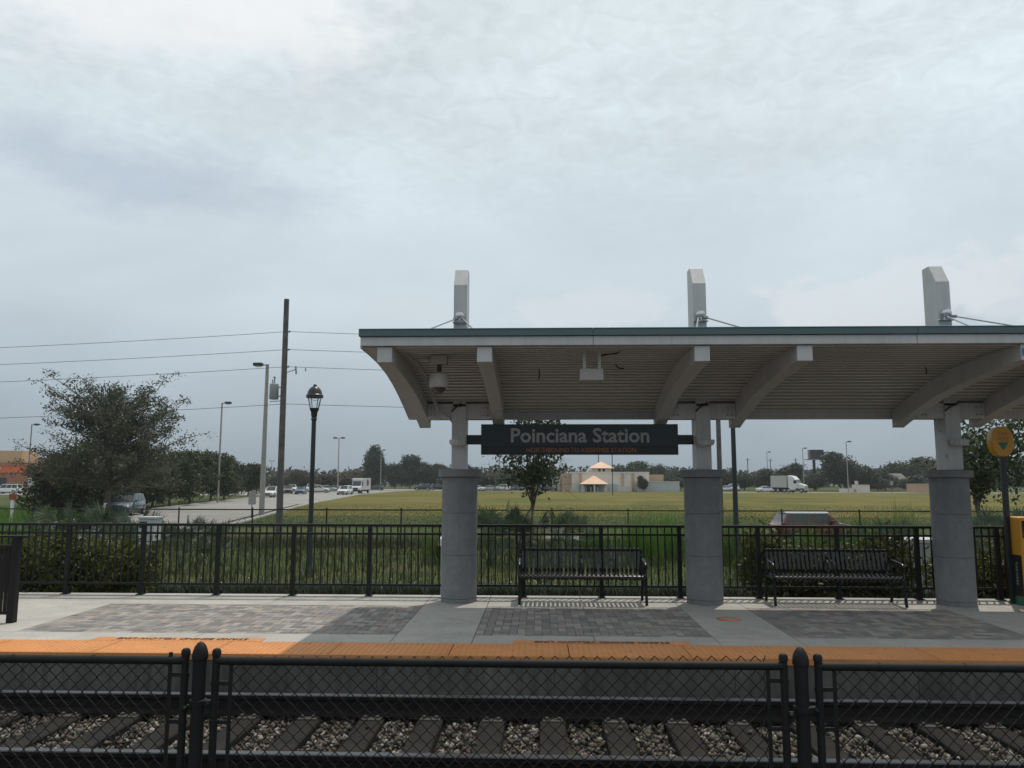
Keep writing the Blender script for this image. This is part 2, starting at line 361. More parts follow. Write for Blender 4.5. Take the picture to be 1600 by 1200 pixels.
# platform face: precast panels with open joints
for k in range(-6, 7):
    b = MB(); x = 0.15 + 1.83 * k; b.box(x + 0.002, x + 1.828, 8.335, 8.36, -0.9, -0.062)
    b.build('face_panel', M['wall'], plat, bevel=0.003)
# concrete flags of the deck: front strip, rear strip, kerb, and the bands between the paver fields
PAV = [(-6.25, -1.68), (-0.76, 2.0), (2.92, 5.70), (6.62, 9.4)]
def slab(x0, x1, y0, y1, z=0.0):
    b = MB(); g = 0.004; b.box(x0 + g, x1 - g, y0 + g, y1 - g, -0.055, z)
    return b.build('concrete_slab', M['concrete'], plat, bevel=0.004)
fx = [-30, -20, -12, -9.2, -6.25, -3.96, -1.68, -0.76, 0.62, 2.0, 2.92, 5.7, 6.62, 9.4, 14, 30]
for a, c in zip(fx, fx[1:]): slab(a, c, 8.955, 9.42)
for a, c in zip(fx, fx[1:]): slab(a, c, 11.55, 12.30)
for a, c in zip(fx, fx[1:]): slab(a, c, 12.30, 12.53, 0.012)
for a, c in [(-30, -14), (-14, -9.2), (-9.2, -6.25), (-1.68, -0.76), (2.0, 2.92), (5.70, 6.62), (9.4, 14), (14, 30)]: slab(a, c, 9.42, 11.55)

# tactile tiles (truncated domes are geometry)
tb = MB(); TW, TD = 1.239, 0.60
tb.box(0, TW, 0, TD, -0.055, 0.0)
for i in range(20):
    for j in range(10):
        cx, cy = 0.032 + i * 0.0622, 0.032 + j * 0.0596
        vs = [(cx + r * cos(q * pi / 3), cy + r * sin(q * pi / 3), z) for r, z in ((0.014, 0.0005), (0.008, 0.005)) for q in range(6)]
        tb.add(vs, [(q, (q + 1) % 6, 6 + (q + 1) % 6, 6 + q) for q in range(6)] + [tuple(range(6, 12))])
tile_me = tb.mesh('tactile_tile')
for k in range(-14, 13):
    link_mesh('tactile_tile', tile_me, M['orange'], plat, (-0.94 + 1.25 * k, 8.345, 0.003))
b = MB(); b.box(-40, 40, 8.322, 8.343, -0.06, 0.002); b.build('tile_nosing', M['orange'], plat)
txt = text_mesh('platform_lettering', 'STAND BEHIND YELLOW LINE', 1.50, 0.095, 0.02)
for (x0, x1, tx) in ((-5.06, -3.12, -4.05), (-0.30, 1.66, 0.69)):
    b = MB(); b.box(x0, x1, 8.946, 9.125, -0.05, 0.005); s_ = b.build('warning_strip', M['orange'], plat)
    o = link_mesh('lettering', txt, M['ink'], s_); o.location = (tx, 9.04, 0.0085); o.rotation_euler = (radians(-90), 0, pi)
# paver fields in 90-degree herringbone, each brick a piece
def brick_mesh():
    b = MB(); c = 0.035
    b.add([(0, 0, 0), (1, 0, 0), (1, 1, 0), (0, 1, 0), (0, 0, .86), (1, 0, .86), (1, 1, .86), (0, 1, .86),
           (c * .5, c, 1), (1 - c * .5, c, 1), (1 - c * .5, 1 - c, 1), (c * .5, 1 - c, 1)],
          [(0, 1, 5, 4), (1, 2, 6, 5), (2, 3, 7, 6), (3, 0, 4, 7), (4, 5, 9, 8), (5, 6, 10, 9), (6, 7, 11, 10), (7, 4, 8, 11), (8, 9, 10, 11)])
    return b
bk = brick_mesh(); brick_me = bk.mesh('brick')
names = ['sunlit paver field left of the first column, half under the canopy shadow', 'shaded paver field in front of the first bench',
         'shaded paver field in front of the second bench', 'shaded paver field in front of the ticket machine']
rng = random.Random(3)
for (x0, x1), lb in zip(PAV, names):
    root = empty('paver_field', ((x0 + x1) / 2, 10.48, -0.055), label=lb, kind='structure')
    b = MB(); b.box(x0, x1, 9.42, 11.55, -0.054, -0.022); b.build('joint_bed', M['joint'], root, world=True)
    y0, y1 = 9.42, 11.55; u = 0.1; cells = []
    nx = int(round((x1 - x0) / u)); ux = (x1 - x0) / nx; ny = int((y1 - y0) / u); uy = (y1 - y0) / ny
    for i in range(0, nx - 1, 2): cells.append((i, 0, min(i + 2, nx), 1)); cells.append((i, ny - 1, min(i + 2, nx), ny))   # border courses
    for i in range(-1, nx + 1):
        for j in range(0, ny):
            d_ = (i - j) % 4
            if d_ == 0: q = (i, j, i + 2, j + 1)
            elif d_ == 3: q = (i, j, i + 1, j + 2)
            else: continue
            q = (max(q[0], 0), max(q[1], 1), min(q[2], nx), min(q[3], ny - 1))
            if q[2] > q[0] and q[3] > q[1]: cells.append(q)
    cells.sort(key=lambda q: (q[1], abs((q[0] + q[2]) * ux / 2 + x0)))
    rest = MB()
    for n_, q in enumerate(cells):
        g = 0.0018; bx0, bx1, by0, by1 = x0 + q[0] * ux + g, x0 + q[2] * ux - g, y0 + q[1] * uy + g, y0 + q[3] * uy - g
        zt = rng.uniform(-0.004, 0.0)
        if n_ < 290:
            o = D.objects.new('brick', brick_me); COL.objects.link(o); o.parent = root
            if not brick_me.materials: brick_me.materials.append(M['paver'])
            o.location = (bx0 - root.location.x, by0 - root.location.y, -0.05 - root.location.z)
            o.scale = (bx1 - bx0, by1 - by0, 0.05 + zt)
        else:
            rest.add([(bx0 + (bx1 - bx0) * x, by0 + (by1 - by0) * y, -0.05 + (0.05 + zt) * z) for x, y, z in bk.v], bk.f)
    if rest.v: tag(rest.build('brick_mass', M['paver'], root, world=True), kind='stuff')
# inset orange survey plate
r = empty('cover_plate', (2.46, 10.62, 0.0), label='small round orange cover plate set in the concrete band before the second column', cat='cover plate')
b = MB(); b.lathe([(0.155, 0.0), (0.155, 0.006), (0.148, 0.009), (0.118, 0.009)], n=28, caps=False); b.build('rim', M['redorange'], r, smooth=30)
b = MB(); b.lathe([(0.117, 0.002), (0.117, 0.007), (0.105, 0.008)], n=28); b.build('lid', mat('pinkish_lid', (0.34, 0.26, 0.21), 0.7), r, smooth=30)

# ------------------------------------------------------------------ track
track = empty('railway_track', (0, 6.74, -0.46), label='single railway track with rusty rails on timber sleepers beside the far platform', cat='railway track')
def rail_prof(y):
    P_ = [(-.070, 0), (.070, 0), (.070, .012), (.018, .028), (.010, .04), (.010, .125), (.034, .14), (.037, .172), (-.037, .172), (-.034, .14), (-.010, .125), (-.010, .04), (-.018, .028), (-.070, .012)]
    return [(y + a, -0.372 + z) for a, z in P_]
for y in (5.985, 7.555):
    b = MB(); b.prism(rail_prof(y), -60, 60); ro = b.build('rail', M['rail'], track, world=True)
    b = MB(); b.prism([(y - .036, -.199), (y + .036, -.199), (y + .033, -.191), (y - .033, -.191)], -60, 60)
    o = b.build('rail_head', M['railhead'], ro); o.location = -track.location
sb = MB(); sb.box(-0.115, 0.115, -1.32, 1.32, -0.16, 0.0)
sleeper_me = sb.mesh('sleeper')
pb = MB(); pb.box(-0.09, 0.09, -0.16, 0.16, 0, 0.014)
for sx_ in (-1, 1):
    for sy_ in (-1, 1): pb.lathe([(0.018, 0.012), (0.018, 0.034), (0.012, 0.038)], (sx_ * 0.055, sy_ * 0.115, 0), 8)
plate_me = pb.mesh('tie_plate')
plate_mat = mat('rusty_tie_plate', (0.06, 0.052, 0.047), 0.8, var=0.3, scale=20)
for k in range(-15, 16):
    o = link_mesh('sleeper', sleeper_me, M['tie'], track, (-0.44 + 0.56 * k + rng.uniform(-.015, .015), 0.03, 0.088 - rng.uniform(0, .012)))
    o.rotation_euler.z = rng.uniform(-.012, .012)
    if not o.modifiers:
        m_ = o.modifiers.new('bevel', 'BEVEL'); m_.width = 0.01; m_.segments = 1
    for yy in (-0.785, 0.785): link_mesh('tie_plate', plate_me, plate_mat, o, (0, yy, 0.0))
# ballast stones as real geometry
def stone_shape():
    v = np.array([(x, y, z) for z in (-.7, .7) for y in (-.7, .7) for x in (-.7, .7)], float)
    f = np.array([(0, 2, 3), (0, 3, 1), (4, 5, 7), (4, 7, 6), (0, 1, 5), (0, 5, 4), (2, 6, 7), (2, 7, 3), (0, 4, 6), (0, 6, 2), (1, 3, 7), (1, 7, 5)])
    return v, f
IV, IF = stone_shape()
def stones(n, fx, rng2, smin, smax):
    V = []; Fs = []
    for i in range(n):
        c = fx()
        v = (IV + rng2.uniform(-.42, .42, (8, 3))) * rng2.uniform(.55, 1.1, 3)
        A = rng2.normal(size=(3, 3)); Q, _ = np.linalg.qr(A)
        V.append(v @ Q * rng2.uniform(smin, smax) + c); Fs.append(IF + 8 * i)
    return np.concatenate(V), np.concatenate(Fs)
r2 = np.random.default_rng(5)
def stone_pos():
    while True:
        x = r2.uniform(-8.2, 8.8); y = r2.uniform(5.2, 8.32)
        ph = ((x + 0.44 + 0.28) / 0.56) % 1.0 - 0.5
        on = abs(ph) < 0.142 / 0.56 and abs(y - 6.77) < 1.36
        if on and (abs(ph) > .115 / .56 or r2.uniform() > 0.012): continue
        if abs(y - 5.985) < .075 or abs(y - 7.555) < .075: continue
        return np.array([x, y, (-0.360 if on else -0.422 + r2.uniform(-.02, .022))])
V, Fs = stones(21000, stone_pos, r2, 0.013, 0.029)
tag(link_mesh('ballast', np_mesh('ballast', V, Fs), M['stone']), 'tan and grey ballast stones heaped between the sleepers', kind='stuff')

# ------------------------------------------------------------------ black chain link fence between the tracks
fen = empty('chain_link_fence', (1.3, 4.1, -0.46), label='low black vinyl chain link fence between the tracks in the foreground', cat='fence')
Yf = 4.1
def acorn(r, z):   # bullet shaped cap
    return [(r, z - .10), (r, z - .045), (r * 1.16, z - .043), (r * 1.16, z - .028), (r * 1.0, z - .012), (r * .72, z + .012), (r * .34, z + .028), (0.002, z + .034)]
for x in (-1.74 - 3.048, -1.74, 1.30, 1.30 + 3.048):
    b = MB(); b.lathe([(0.0335, -0.5), (0.0335, 0.885)], (x, Yf, 0), 20); p_ = b.build('main_post', M['vinyl'], fen, smooth=40, world=True)
    b = MB(); b.lathe([(0.034, .86), (0.0345, .885), (0.040, .889), (0.040, .905), (0.037, .928), (0.028, .952), (0.015, .968), (0.0015, .975)], (x - fen.location.x, 0, -fen.location.z), 20)
    b.build('post_cap', M['vinyl'], p_, smooth=40)
    for zz in (0.66, 0.02):
        b = MB(); b.lathe([(0.034, zz), (0.043, zz + .003), (0.043, zz + .028), (0.034, zz + .031)], (x, Yf, 0), 16)
        b.box(x + .03, x + .075, Yf - .02, Yf + .02, zz + .004, zz + .026); b.box(x - .075, x - .03, Yf - .012, Yf + .012, zz - .02, zz + .002)
        b.ball((x + .062, Yf - .026, zz + .014), .011); b.ball((x - .06, Yf - .02, zz - .012), .013)
        b.build('clamp', M['vinyl'], fen, smooth=40, world=True)
def zigzag(x0, x1, y, zb, ztop, pitch, rad, sides=4, rise=0.0):
    """woven fabric: each wire zigzags down and hooks round its neighbours"""
    V = []; Fq = []; n = int((x1 - x0) / (pitch / 2)); h = pitch / 2; nz = int((ztop - zb) / h); cnt = 0
    prof = [(cos(2 * pi * (k + .5) / sides) * rad, sin(2 * pi * (k + .5) / sides) * rad) for k in range(sides)]
    for i in range(n + 1):
        pts = []
        jit = r2.uniform(-.0016, .0016)
        for j in range(nz + 1):
            s_ = (j + i) % 2
            x = x0 + i * h + (h if s_ else 0) + (0.0012 if s_ else -0.0012) + jit
            if x > x1 + .001: x = x1
            pts.append((x, y + (rad * .9 if s_ else -rad * .9), ztop - j * h + rise * (x - x0)))
        for j in range(nz):
            p, q = np.array(pts[j]), np.array(pts[j + 1]); d_ = q - p; d_ /= np.linalg.norm(d_)
            a = np.cross(d_, (0, 1, 0)); a /= np.linalg.norm(a); bb = np.array((0, 1, 0))
            for e in (p, q):
                for (u_, w_) in prof: V.append(e + a * u_ + bb * w_)
            for k in range(sides):
                k2 = (k + 1) % sides; Fq.append((cnt + k, cnt + k2, cnt + sides + k2, cnt + sides + k))
            cnt += 2 * sides
    return np.array(V), np.array(Fq)
panels = [(-4.70, -1.815, 0.893, 0.0), (-1.655, 1.215, 0.896, 0.010), (1.385, 4.28, 0.886, 0.0)]
for x0, x1, zt, rise in panels:
    for x in (x0, x1):
        b = MB(); b.lathe([(0.019, -0.5), (0.019, 0.912)], (x, Yf, 0), 14); p_ = b.build('end_post', M['vinyl'], fen, smooth=40, world=True)
        b = MB(); b.lathe([(0.0195, .905), (0.023, .908), (0.023, .926), (0.017, .938), (0.002, .943)], (x - fen.location.x, 0, -fen.location.z), 14)
        b.build('post_cap', M['vinyl'], p_, smooth=40)
        s_ = 1 if x == x0 else -1
        b = MB(); b.box(x + s_ * .078 - .009, x + s_ * .078 + .009, Yf - .004, Yf + .004, -0.42, 0.92 if x == x1 and x1 < 0 else 0.868); b.build('tension_bar', M['vinyl'], fen, world=True)
        for zz in (0.80 if s_ < 0 else .76, 0.57, 0.22, -0.2):
            b = MB(); b.lathe([(0.0195, zz), (0.023, zz), (0.023, zz + .02), (0.0195, zz + .02)], (x, Yf, 0), 12)
            b.box(min(x + s_ * .02, x + s_ * .085), max(x + s_ * .02, x + s_ * .085), Yf - .006, Yf + .006, zz, zz + .02)
            b.build('tension_band', M['vinyl'], fen, smooth=40, world=True)
    b = MB(); b.tube([(x0, Yf, .880), (x1, Yf, .880)], .0205, 14); b.build('top_rail', M['vinyl'], fen, smooth=40, world=True)
    V, Fq = zigzag(x0 + .08, x1 - .08, Yf + .026, -0.44, zt, 0.0718, 0.0030, rise=rise)
    o = link_mesh('chain_mesh', np_mesh('chain_mesh', V - np.array(fen.location), Fq), M['vinyl'], fen); o['kind'] = 'stuff'
    b = MB()
    for k in range(int((x1 - x0) / .42)):
        xx = x0 + .3 + .42 * k; b.lathe([(.0235, -.005), (.0235, .005)], (0, 0, 0), 10, caps=False)
        n_ = 20; b.v[-n_:] = [(xx + z, Yf + xx_, .880 + yy_) for xx_, yy_, z in b.v[-n_:]]
    b.build('tie_wires', M['vinyl'], fen, world=True)

# ------------------------------------------------------------------ platform railing
rail = empty('platform_railing', (0.95, 12.38, 0), label='long black picket railing along the back edge of the platform', cat='railing')
XS = [0.95 + 1.2 * k for k in range(-9, 9)]
x0, x1 = XS[0] - .033, XS[-1] + .033
pm = MB(); pm.box(-.031, .031, -.031, .031, 0.0, 1.06); post_me = pm.mesh('post')
bm_ = MB(); bm_.box(-.055, .055, -.055, .055, 0.0, .012); foot_me = bm_.mesh('base_plate')
for x in XS:
    o = link_mesh('post', post_me, M['black'], rail, (x - .95, 0, 0.012)); link_mesh('base_plate', foot_me, M['black'], o, (0, 0, 0.0005))
for n_, (za, zb_, hw) in (('top_rail', (1.072, 1.112, .032)), ('upper_rail', (0.945, 0.978, .019)), ('bottom_rail', (0.165, 0.198, .019))):
    b = MB(); b.box(x0, x1, 12.38 - hw, 12.38 + hw, za, zb_); b.build(n_, M['black'], rail, bevel=.004, world=True)
kp = MB(); kp.box(-.0095, .0095, -.0095, .0095, 0.165, 1.075); pick_me = kp.mesh('picket')
for a in XS[:-1]:
    for k in range(1, 11): link_mesh('picket', pick_me, M['black'], rail, (a - .95 + 1.2 * k / 11, 0, 0))

# ramp railing at the far left, nearer the camera
rr = empty('ramp_railing', (-6.68, 9.98, 0), label='black ramp railing cut by the left edge, with one thick end post', cat='railing')
for x in (-6.68, -8.2):
    b = MB(); b.box(x - .045, x + .045, 9.935, 10.025, 0, 1.06); b.build('post', M['black'], rr, bevel=.004, world=True)
b = MB(); b.box(-9.6, -6.55, 9.945, 10.015, 1.06, 1.085); b.build('top_rail', M['black'], rr, bevel=.004, world=True)
for za, zb_ in ((0.93, 0.965), (0.10, 0.135)):
    b = MB(); b.box(-9.6, -6.726, 9.96, 10.0, za, zb_); b.build('cross_rail', M['black'], rr, world=True)
for k in range(34):
    b = MB(); x = -6.78 - .055 * k
    if abs(x + 8.2) < .06: continue
    b.box(x - .018, x + .018, 9.968, 9.992, 0.136, 0.929); b.build('picket', M['black'], rr, world=True)

# ------------------------------------------------------------------ canopy
can = empty('platform_canopy', (2.43, 12.0, 0), label='white steel platform canopy with curved ribbed roof, grey round columns and tall masts', cat='canopy')
CX = [-1.21 + 3.655 * k for k in range(4)]
CL, CR = -2.07, 11.2
PY = [8.80, 9.40, 9.95, 10.53, 11.0, 11.44, 11.92, 12.38]; PZ = [3.335, 3.322, 3.298, 3.235, 3.152, 3.05, 2.92, 2.78]
def dz_(y): return float(np.interp(y, PY, PZ))
def dk_(y): return dz_(y) + float(np.interp(y, [8.9, 10.5, 12.4], [0.0, 0.03, 0.05]))
dense = np.linspace(8.92, 12.36, 40)
b = MB(); prof = [(y, dk_(y) + .076) for y in dense] + [(y, dk_(y) + .128) for y in dense[::-1]]
b.prism(prof, CL + .003, CR - .003); b.build('roof_sheet', M['teal'], can, world=True)
# ribbed soffit: every rib a trapezoid strip running the length
s_arc = 0.0; ys = np.linspace(8.97, 12.33, 400); zs = np.array([dk_(y) for y in ys]); ds = np.hypot(np.diff(ys), np.diff(zs)); cum_s = np.concatenate([[0], np.cumsum(ds)])
n_rib = 25; L_ = cum_s[-1]
for k in range(n_rib):
    sA, sB = L_ * k / n_rib, L_ * (k + 1) / n_rib
    def at_s(s_): y = float(np.interp(s_, cum_s, ys)); return np.array([y, dk_(y)])
    p0, p1 = at_s(sA), at_s(sB); t = (p1 - p0) / np.linalg.norm(p1 - p0); nrm = np.array([-t[1], t[0]]); w = np.linalg.norm(p1 - p0)
    q = lambda u, v: tuple(p0 + t * (u * w) + nrm * v)
    poly = [q(0.004, .070), q(.05, .070), q(.09, 0.012), q(.13, 0.0), q(.55, 0.0), q(.59, .012), q(.63, .070), q(.996, .070), q(.996, .074), q(0.004, .074)]
    b = MB(); b.prism(poly, CL + .02, CR - .02); rib = b.build('deck_rib', M['deck'], can, world=True)
    b = MB(); cxy = q(.075, .002); b.prism([(cxy[0] + .0075 * cos(t_ * pi / 4), cxy[1] - .004 + .0075 * sin(t_ * pi / 4)) for t_ in range(8)], CL + .021, CR - .021)  # added bead along each rib, its pale colour standing in for a glint
    sm_ = b.build('glint_bead', M['glint_bead'], rib); sm_.location = -can.location
# edge trim on the left end, following the curve
b = MB(); yy = np.linspace(8.95, 12.38, 24)
b.prism([(y, dz_(y) - .012) for y in yy] + [(y, dk_(y) + .13) for y in yy[::-1]], CL - .012, CL + .014); b.build('end_trim', M['white'], can, world=True)
b = MB(); b.prism([(y, dz_(y) - .008) for y in yy] + [(y, dz_(y) - .002) for y in yy[::-1]], CL + .015, CL + .205); b.build('soffit_trim', M['white'], can, world=True)
# fascia: white channel with teal gutter above
JX = [CL, 0.62, 4.27, 7.93, CR]
for xa, xb in zip(JX, JX[1:]):
    b = MB(); b.box(xa + .0025, xb - .0025, 8.885, 8.945, 3.337, 3.443); b.build('fascia', M['white'], can, bevel=.005, world=True)
    xo = .014 if xa == CL else -.0025
    b = MB(); b.box(xa - xo, xb - .0025, 8.855, 8.95, 3.4455, 3.535); b.box(xa - xo, xb - .0025, 8.847, 8.8545, 3.520, 3.532); b.build('gutter', M['teal'], can, bevel=.004, world=True)
b = MB(); b.box(CL, CR, 12.34, 12.385, 2.745, 2.90); b.build('rear_fascia', M['white'], can, bevel=.005, world=True)
BU = [(8.92, 3.15), (9.3, 3.125), (9.75, 3.085), (10.3, 3.03), (10.9, 2.945), (11.54, 2.80), (12.05, 2.67), (12.28, 2.60)]
def beam_poly():
    yb = np.linspace(8.925, 12.26, 26); zb_ = np.interp(yb, [p[0] for p in BU], [p[1] for p in BU])
    bot = list(zip(yb, zb_)); top = [(y, dk_(y) - .002) for y in yb[::-1]]
    return bot + top
for cx in CX:
    for s_ in (-1, 1):
        x = cx + s_ * .58
        b = MB(); b.prism(beam_poly(), x - .0875, x + .0875); b.build('beam', M['white'], can, bevel=.006, world=True)
    b = MB(); b.box(cx - .49, cx + .49, 11.80, 12.09, 2.715, 2.945); b.build('header', M['white'], can, bevel=.006, world=True)
    b = MB()
    for bx in (-.43, -.37, .37, .43):
        for bz in (2.77, 2.88): b.box(cx + bx - .012, cx + bx + .012, 11.788, 11.799, bz - .012, bz + .012)
    b.build('header_bolts', M['greymetal'], can, world=True)
    # column: plinth ring, drums and cap
    col = empty('column', (cx - 2.43, 0, 0)); col.parent = can
    R_ = .268
    b = MB(); b.lathe([(R_ - .002, 0.0), (R_ - .002, .057), (R_ - .006, .060)], n=40); b.build('plinth', M['column'], col, smooth=30)
    for za, zb_ in ((.062, .69), (.69, 1.31), (1.31, 1.842)):
        b = MB(); b.lathe([(R_ - .006, za + .001), (R_, za + .006), (R_, zb_ - .006), (R_ - .006, zb_ - .001)], n=48); b.build('drum', M['column'], col, smooth=30)
    b = MB(); b.lathe([(R_ + .03, 1.842), (R_ + .062, 1.85), (R_ + .062, 1.945), (R_ + .05, 1.957)], n=48); b.build('cap', M['column'], col, smooth=30)
    b = MB(); b.box(cx - .108, cx + .108, 11.76, 12.12, 1.955, 2.90); b.build('upper_post', M['white'], can, bevel=.008, world=True)
    # mast with chamfered head
    b = MB(); b.prism([(11.80, 2.9), (12.20, 2.9), (12.20, 5.08), (11.99, 5.08), (11.80, 4.79)], cx - .102, cx + .102)
    ms = b.build('mast', M['white'], can, bevel=.008, world=True)
    b = MB(); b.ball((cx, 11.745, 4.29), .072); b.lathe([(.05, 0), (.05, .06)], (cx, 11.745, 4.20), 12); b.box(cx - .11, cx + .11, 11.72, 11.80, 4.185, 4.20)
    b.build('clevis', M['galv'], can, smooth=40, world=True)
    for s_ in (-1, 1):
        b = MB(); b.tube([(cx + s_ * .03, 11.74, 4.25), (cx + s_ * .07, 11.62, 4.215)], .026, 10); b.tube([(cx + s_ * .05, 11.68, 4.235), (cx + s_ * .58, 9.35, 3.44)], .011, 8)
        b.build('tie_rod', M['greymetal'], can, smooth=40, world=True)
    b = MB(); pts = [(cx - .02 + .09 * sin(t * 2.2), 11.755 - .10 * (t + .6), 2.90 + .13 * t) for t in np.linspace(-.6, .35, 8)]
    b.tube(pts, .012, 8); b.build('conduit_stub', M['cable'], can, smooth=40, world=True)
# conduits along the first beam
for off, ye in ((.10, 9.35), (.135, 9.75)):
    b = MB(); x = CX[0] - .58 + .0875 + off
    pts = [(x + .35, ye - .10, dk_(ye) - .018), (x + .05, ye - .08, dk_(ye) - .02), (x, ye, dk_(ye) - .02)] + [(x, y, dk_(y) - .022) for y in np.linspace(ye + .25, 11.6, 9)] + [(x + .05, 11.76, 2.96 - off), (x + .2, 11.785, 2.86 - off), (CX[0] - .10, 11.79, 2.82 - off * 1.2)]
    b.tube(pts, .011, 8); b.build('conduit', M['white'], can, smooth=40, world=True)
# loose cables hanging under the deck
for x, y, pts in ((0.0, 10.4, [(0, 0, 0), (.004, 0, -.07), (-.004, 0, -.15)]), (1.06, 10.2, [(-.06, 0, .05), (-.055, 0, 0), (-.02, .0, -.04), (.05, 0, -.05)]),
                  (0.73, 9.35, [(0, 0, -.05), (.08, 0, -.03), (.2, 0, -.02), (.24, 0, .0), (.2, 0, .03)]), (5.06, 10.35, [(0, 0, 0), (.01, 0, -.06), (0, 0, -.1)])):
    b = MB(); b.tube([(x + p[0], y + p[1], dk_(y) + p[2]) for p in pts], .009, 6); b.build('cable', M['cable'], can, smooth=40, world=True)
# blue sticker on the beam end by the third column
b = MB(); b.box(CX[2] - .58 - .079, CX[2] - .58 + .06, 8.9195, 8.9225, 3.20, 3.285); b.build('blue_plate', mat('blue_print', (0.02, 0.16, 0.45), .4), can, world=True)

# ------------------------------------------------------------------ things hung on the canopy
sg = empty('station_sign', (0.6, 11.93, 2.18), label='long dark station name board reading Poinciana Station between two columns', cat='station sign')
b = MB(); b.box(-.885, 2.09, 11.90, 11.97, 2.30, 2.642); b.build('board', M['board'], sg, bevel=.003, world=True)
b = MB(); b.box(-.885, 2.09, 11.902, 11.97, 2.18, 2.2985); b.build('lower_board', M['boardlow'], sg, bevel=.003, world=True)
for a, c in ((-1.10, -.886), (2.091, 2.325)):
    b = MB(); b.box(a, c, 11.92, 11.96, 2.335, 2.48); b.build('bracket', M['boardlow'], sg, bevel=.003, world=True)
o = link_mesh('name_lettering', text_mesh('name_lettering', 'Poinciana Station', 2.09, 0.207, 0.02), M['letter'], sg); o.location = Vector((0.613, 11.8985, 2.475)) - sg.location
o = link_mesh('direction_lettering', text_mesh('direction_lettering', 'NORTHBOUND TO KISSIMMEE STATION', 1.65, 0.066, 0.016), M['amber'], sg); o.location = Vector((0.63, 11.9005, 2.252)) - sg.location
def sconce(cx, label):
    r = empty('uplight', (cx, 11.758, 2.30), label=label, cat='wall light', group='ribbed uplights on the canopy posts')
    n = 64; prof = [(.055, 0.0), (.098, .012), (.118, .04), (.122, .085), (.116, .09)]
    b = MB(); vs = []
    for rr_, z in prof:
        for k in range(n):
            q = 2 * pi * k / n; f = 1 + (.05 if k % 4 < 2 else -.03); vs.append((rr_ * f * cos(q), -.13 + rr_ * f * sin(q), z))
    b.add(vs, [(i * n + k, i * n + (k + 1) % n, (i + 1) * n + (k + 1) % n, (i + 1) * n + k) for i in range(4) for k in range(n)] + [tuple(range(n)), tuple(range(4 * n, 5 * n))])
    b.build('bowl', M['white'], r)
    b = MB(); b.box(-.04, .04, -.03, 0, .01, .08); b.build('bracket', M['white'], r)
for cx, lb in zip(CX, ('ribbed white uplight on the left post beside the station sign', 'ribbed white uplight on the post right of the station sign', 'ribbed white uplight on the third canopy post', 'ribbed white uplight on the canopy post beyond the frame')):
    if cx < 7: sconce(cx, lb)
r = empty('dome_camera', (-1.225, 9.5, dz_(9.5)), label='white dome security camera hanging under the left end of the canopy', cat='camera')
b = MB(); b.box(-.10, .10, -.07, .07, -.115, .0); b.build('mount_box', M['beige'], r, bevel=.006)
b = MB(); b.tube([(-.12, 0, -.06), (-.17, 0, -.05)], .022, 8); b.tube([(.12, 0, -.06), (.15, 0, -.045)], .03, 8); b.build('junction', M['white'], r, smooth=40)
b = MB(); b.lathe([(.028, -.115), (.028, -.205)], n=14); b.build('neck', M['cable'], r, smooth=40)
b = MB(); b.lathe([(.035, -.205), (.10, -.23), (.118, -.28), (.122, -.385), (.112, -.40)], n=28); b.build('housing', M['beige'], r, smooth=35)
b = MB(); b.lathe([(.082, -.401), (.080, -.415), (.064, -.442), (.036, -.462), (.002, -.468)], n=24); b.build('dome', mat('smoked_dome', (.06, .06, .062), .2), r, smooth=60)
r = empty('platform_speaker', (0.62, 9.3, dz_(9.3)), label='boxy beige loudspeaker hung on two rods under the canopy above the sign', cat='speaker')
b = MB(); b.box(-.14, .14, -.09, .09, -.355, -.215); b.build('cabinet', M['beige'], r, bevel=.01)
for x in (-.08, .10):
    b = MB(); b.box(x - .018, x + .018, -.012, .012, -.2145, .04); b.build('hanger', M['white'], r)
# small cup lamp by the third post
r = empty('cable_loop', (CX[2] - .115, 11.9, 2.58), label='dark curled bracket on the left side of the third canopy post', cat='bracket')
b = MB(); b.tube([(-.01, 0, .15), (-.05, 0, .12), (-.06, 0, .04), (-.045, 0, -.03), (-.005, 0, -.05)], .016, 8); b.build('loop', M['white'], r, smooth=40)
b = MB(); b.lathe([(.03, 0), (.03, .012)], n=14); b.v = [(z, x, y) for x, y, z in b.v]; b.v = [(x + .002, y - .1, z - .42) for x, y, z in b.v]; b.build('bolt_cover', M['greymetal'], r, smooth=40)

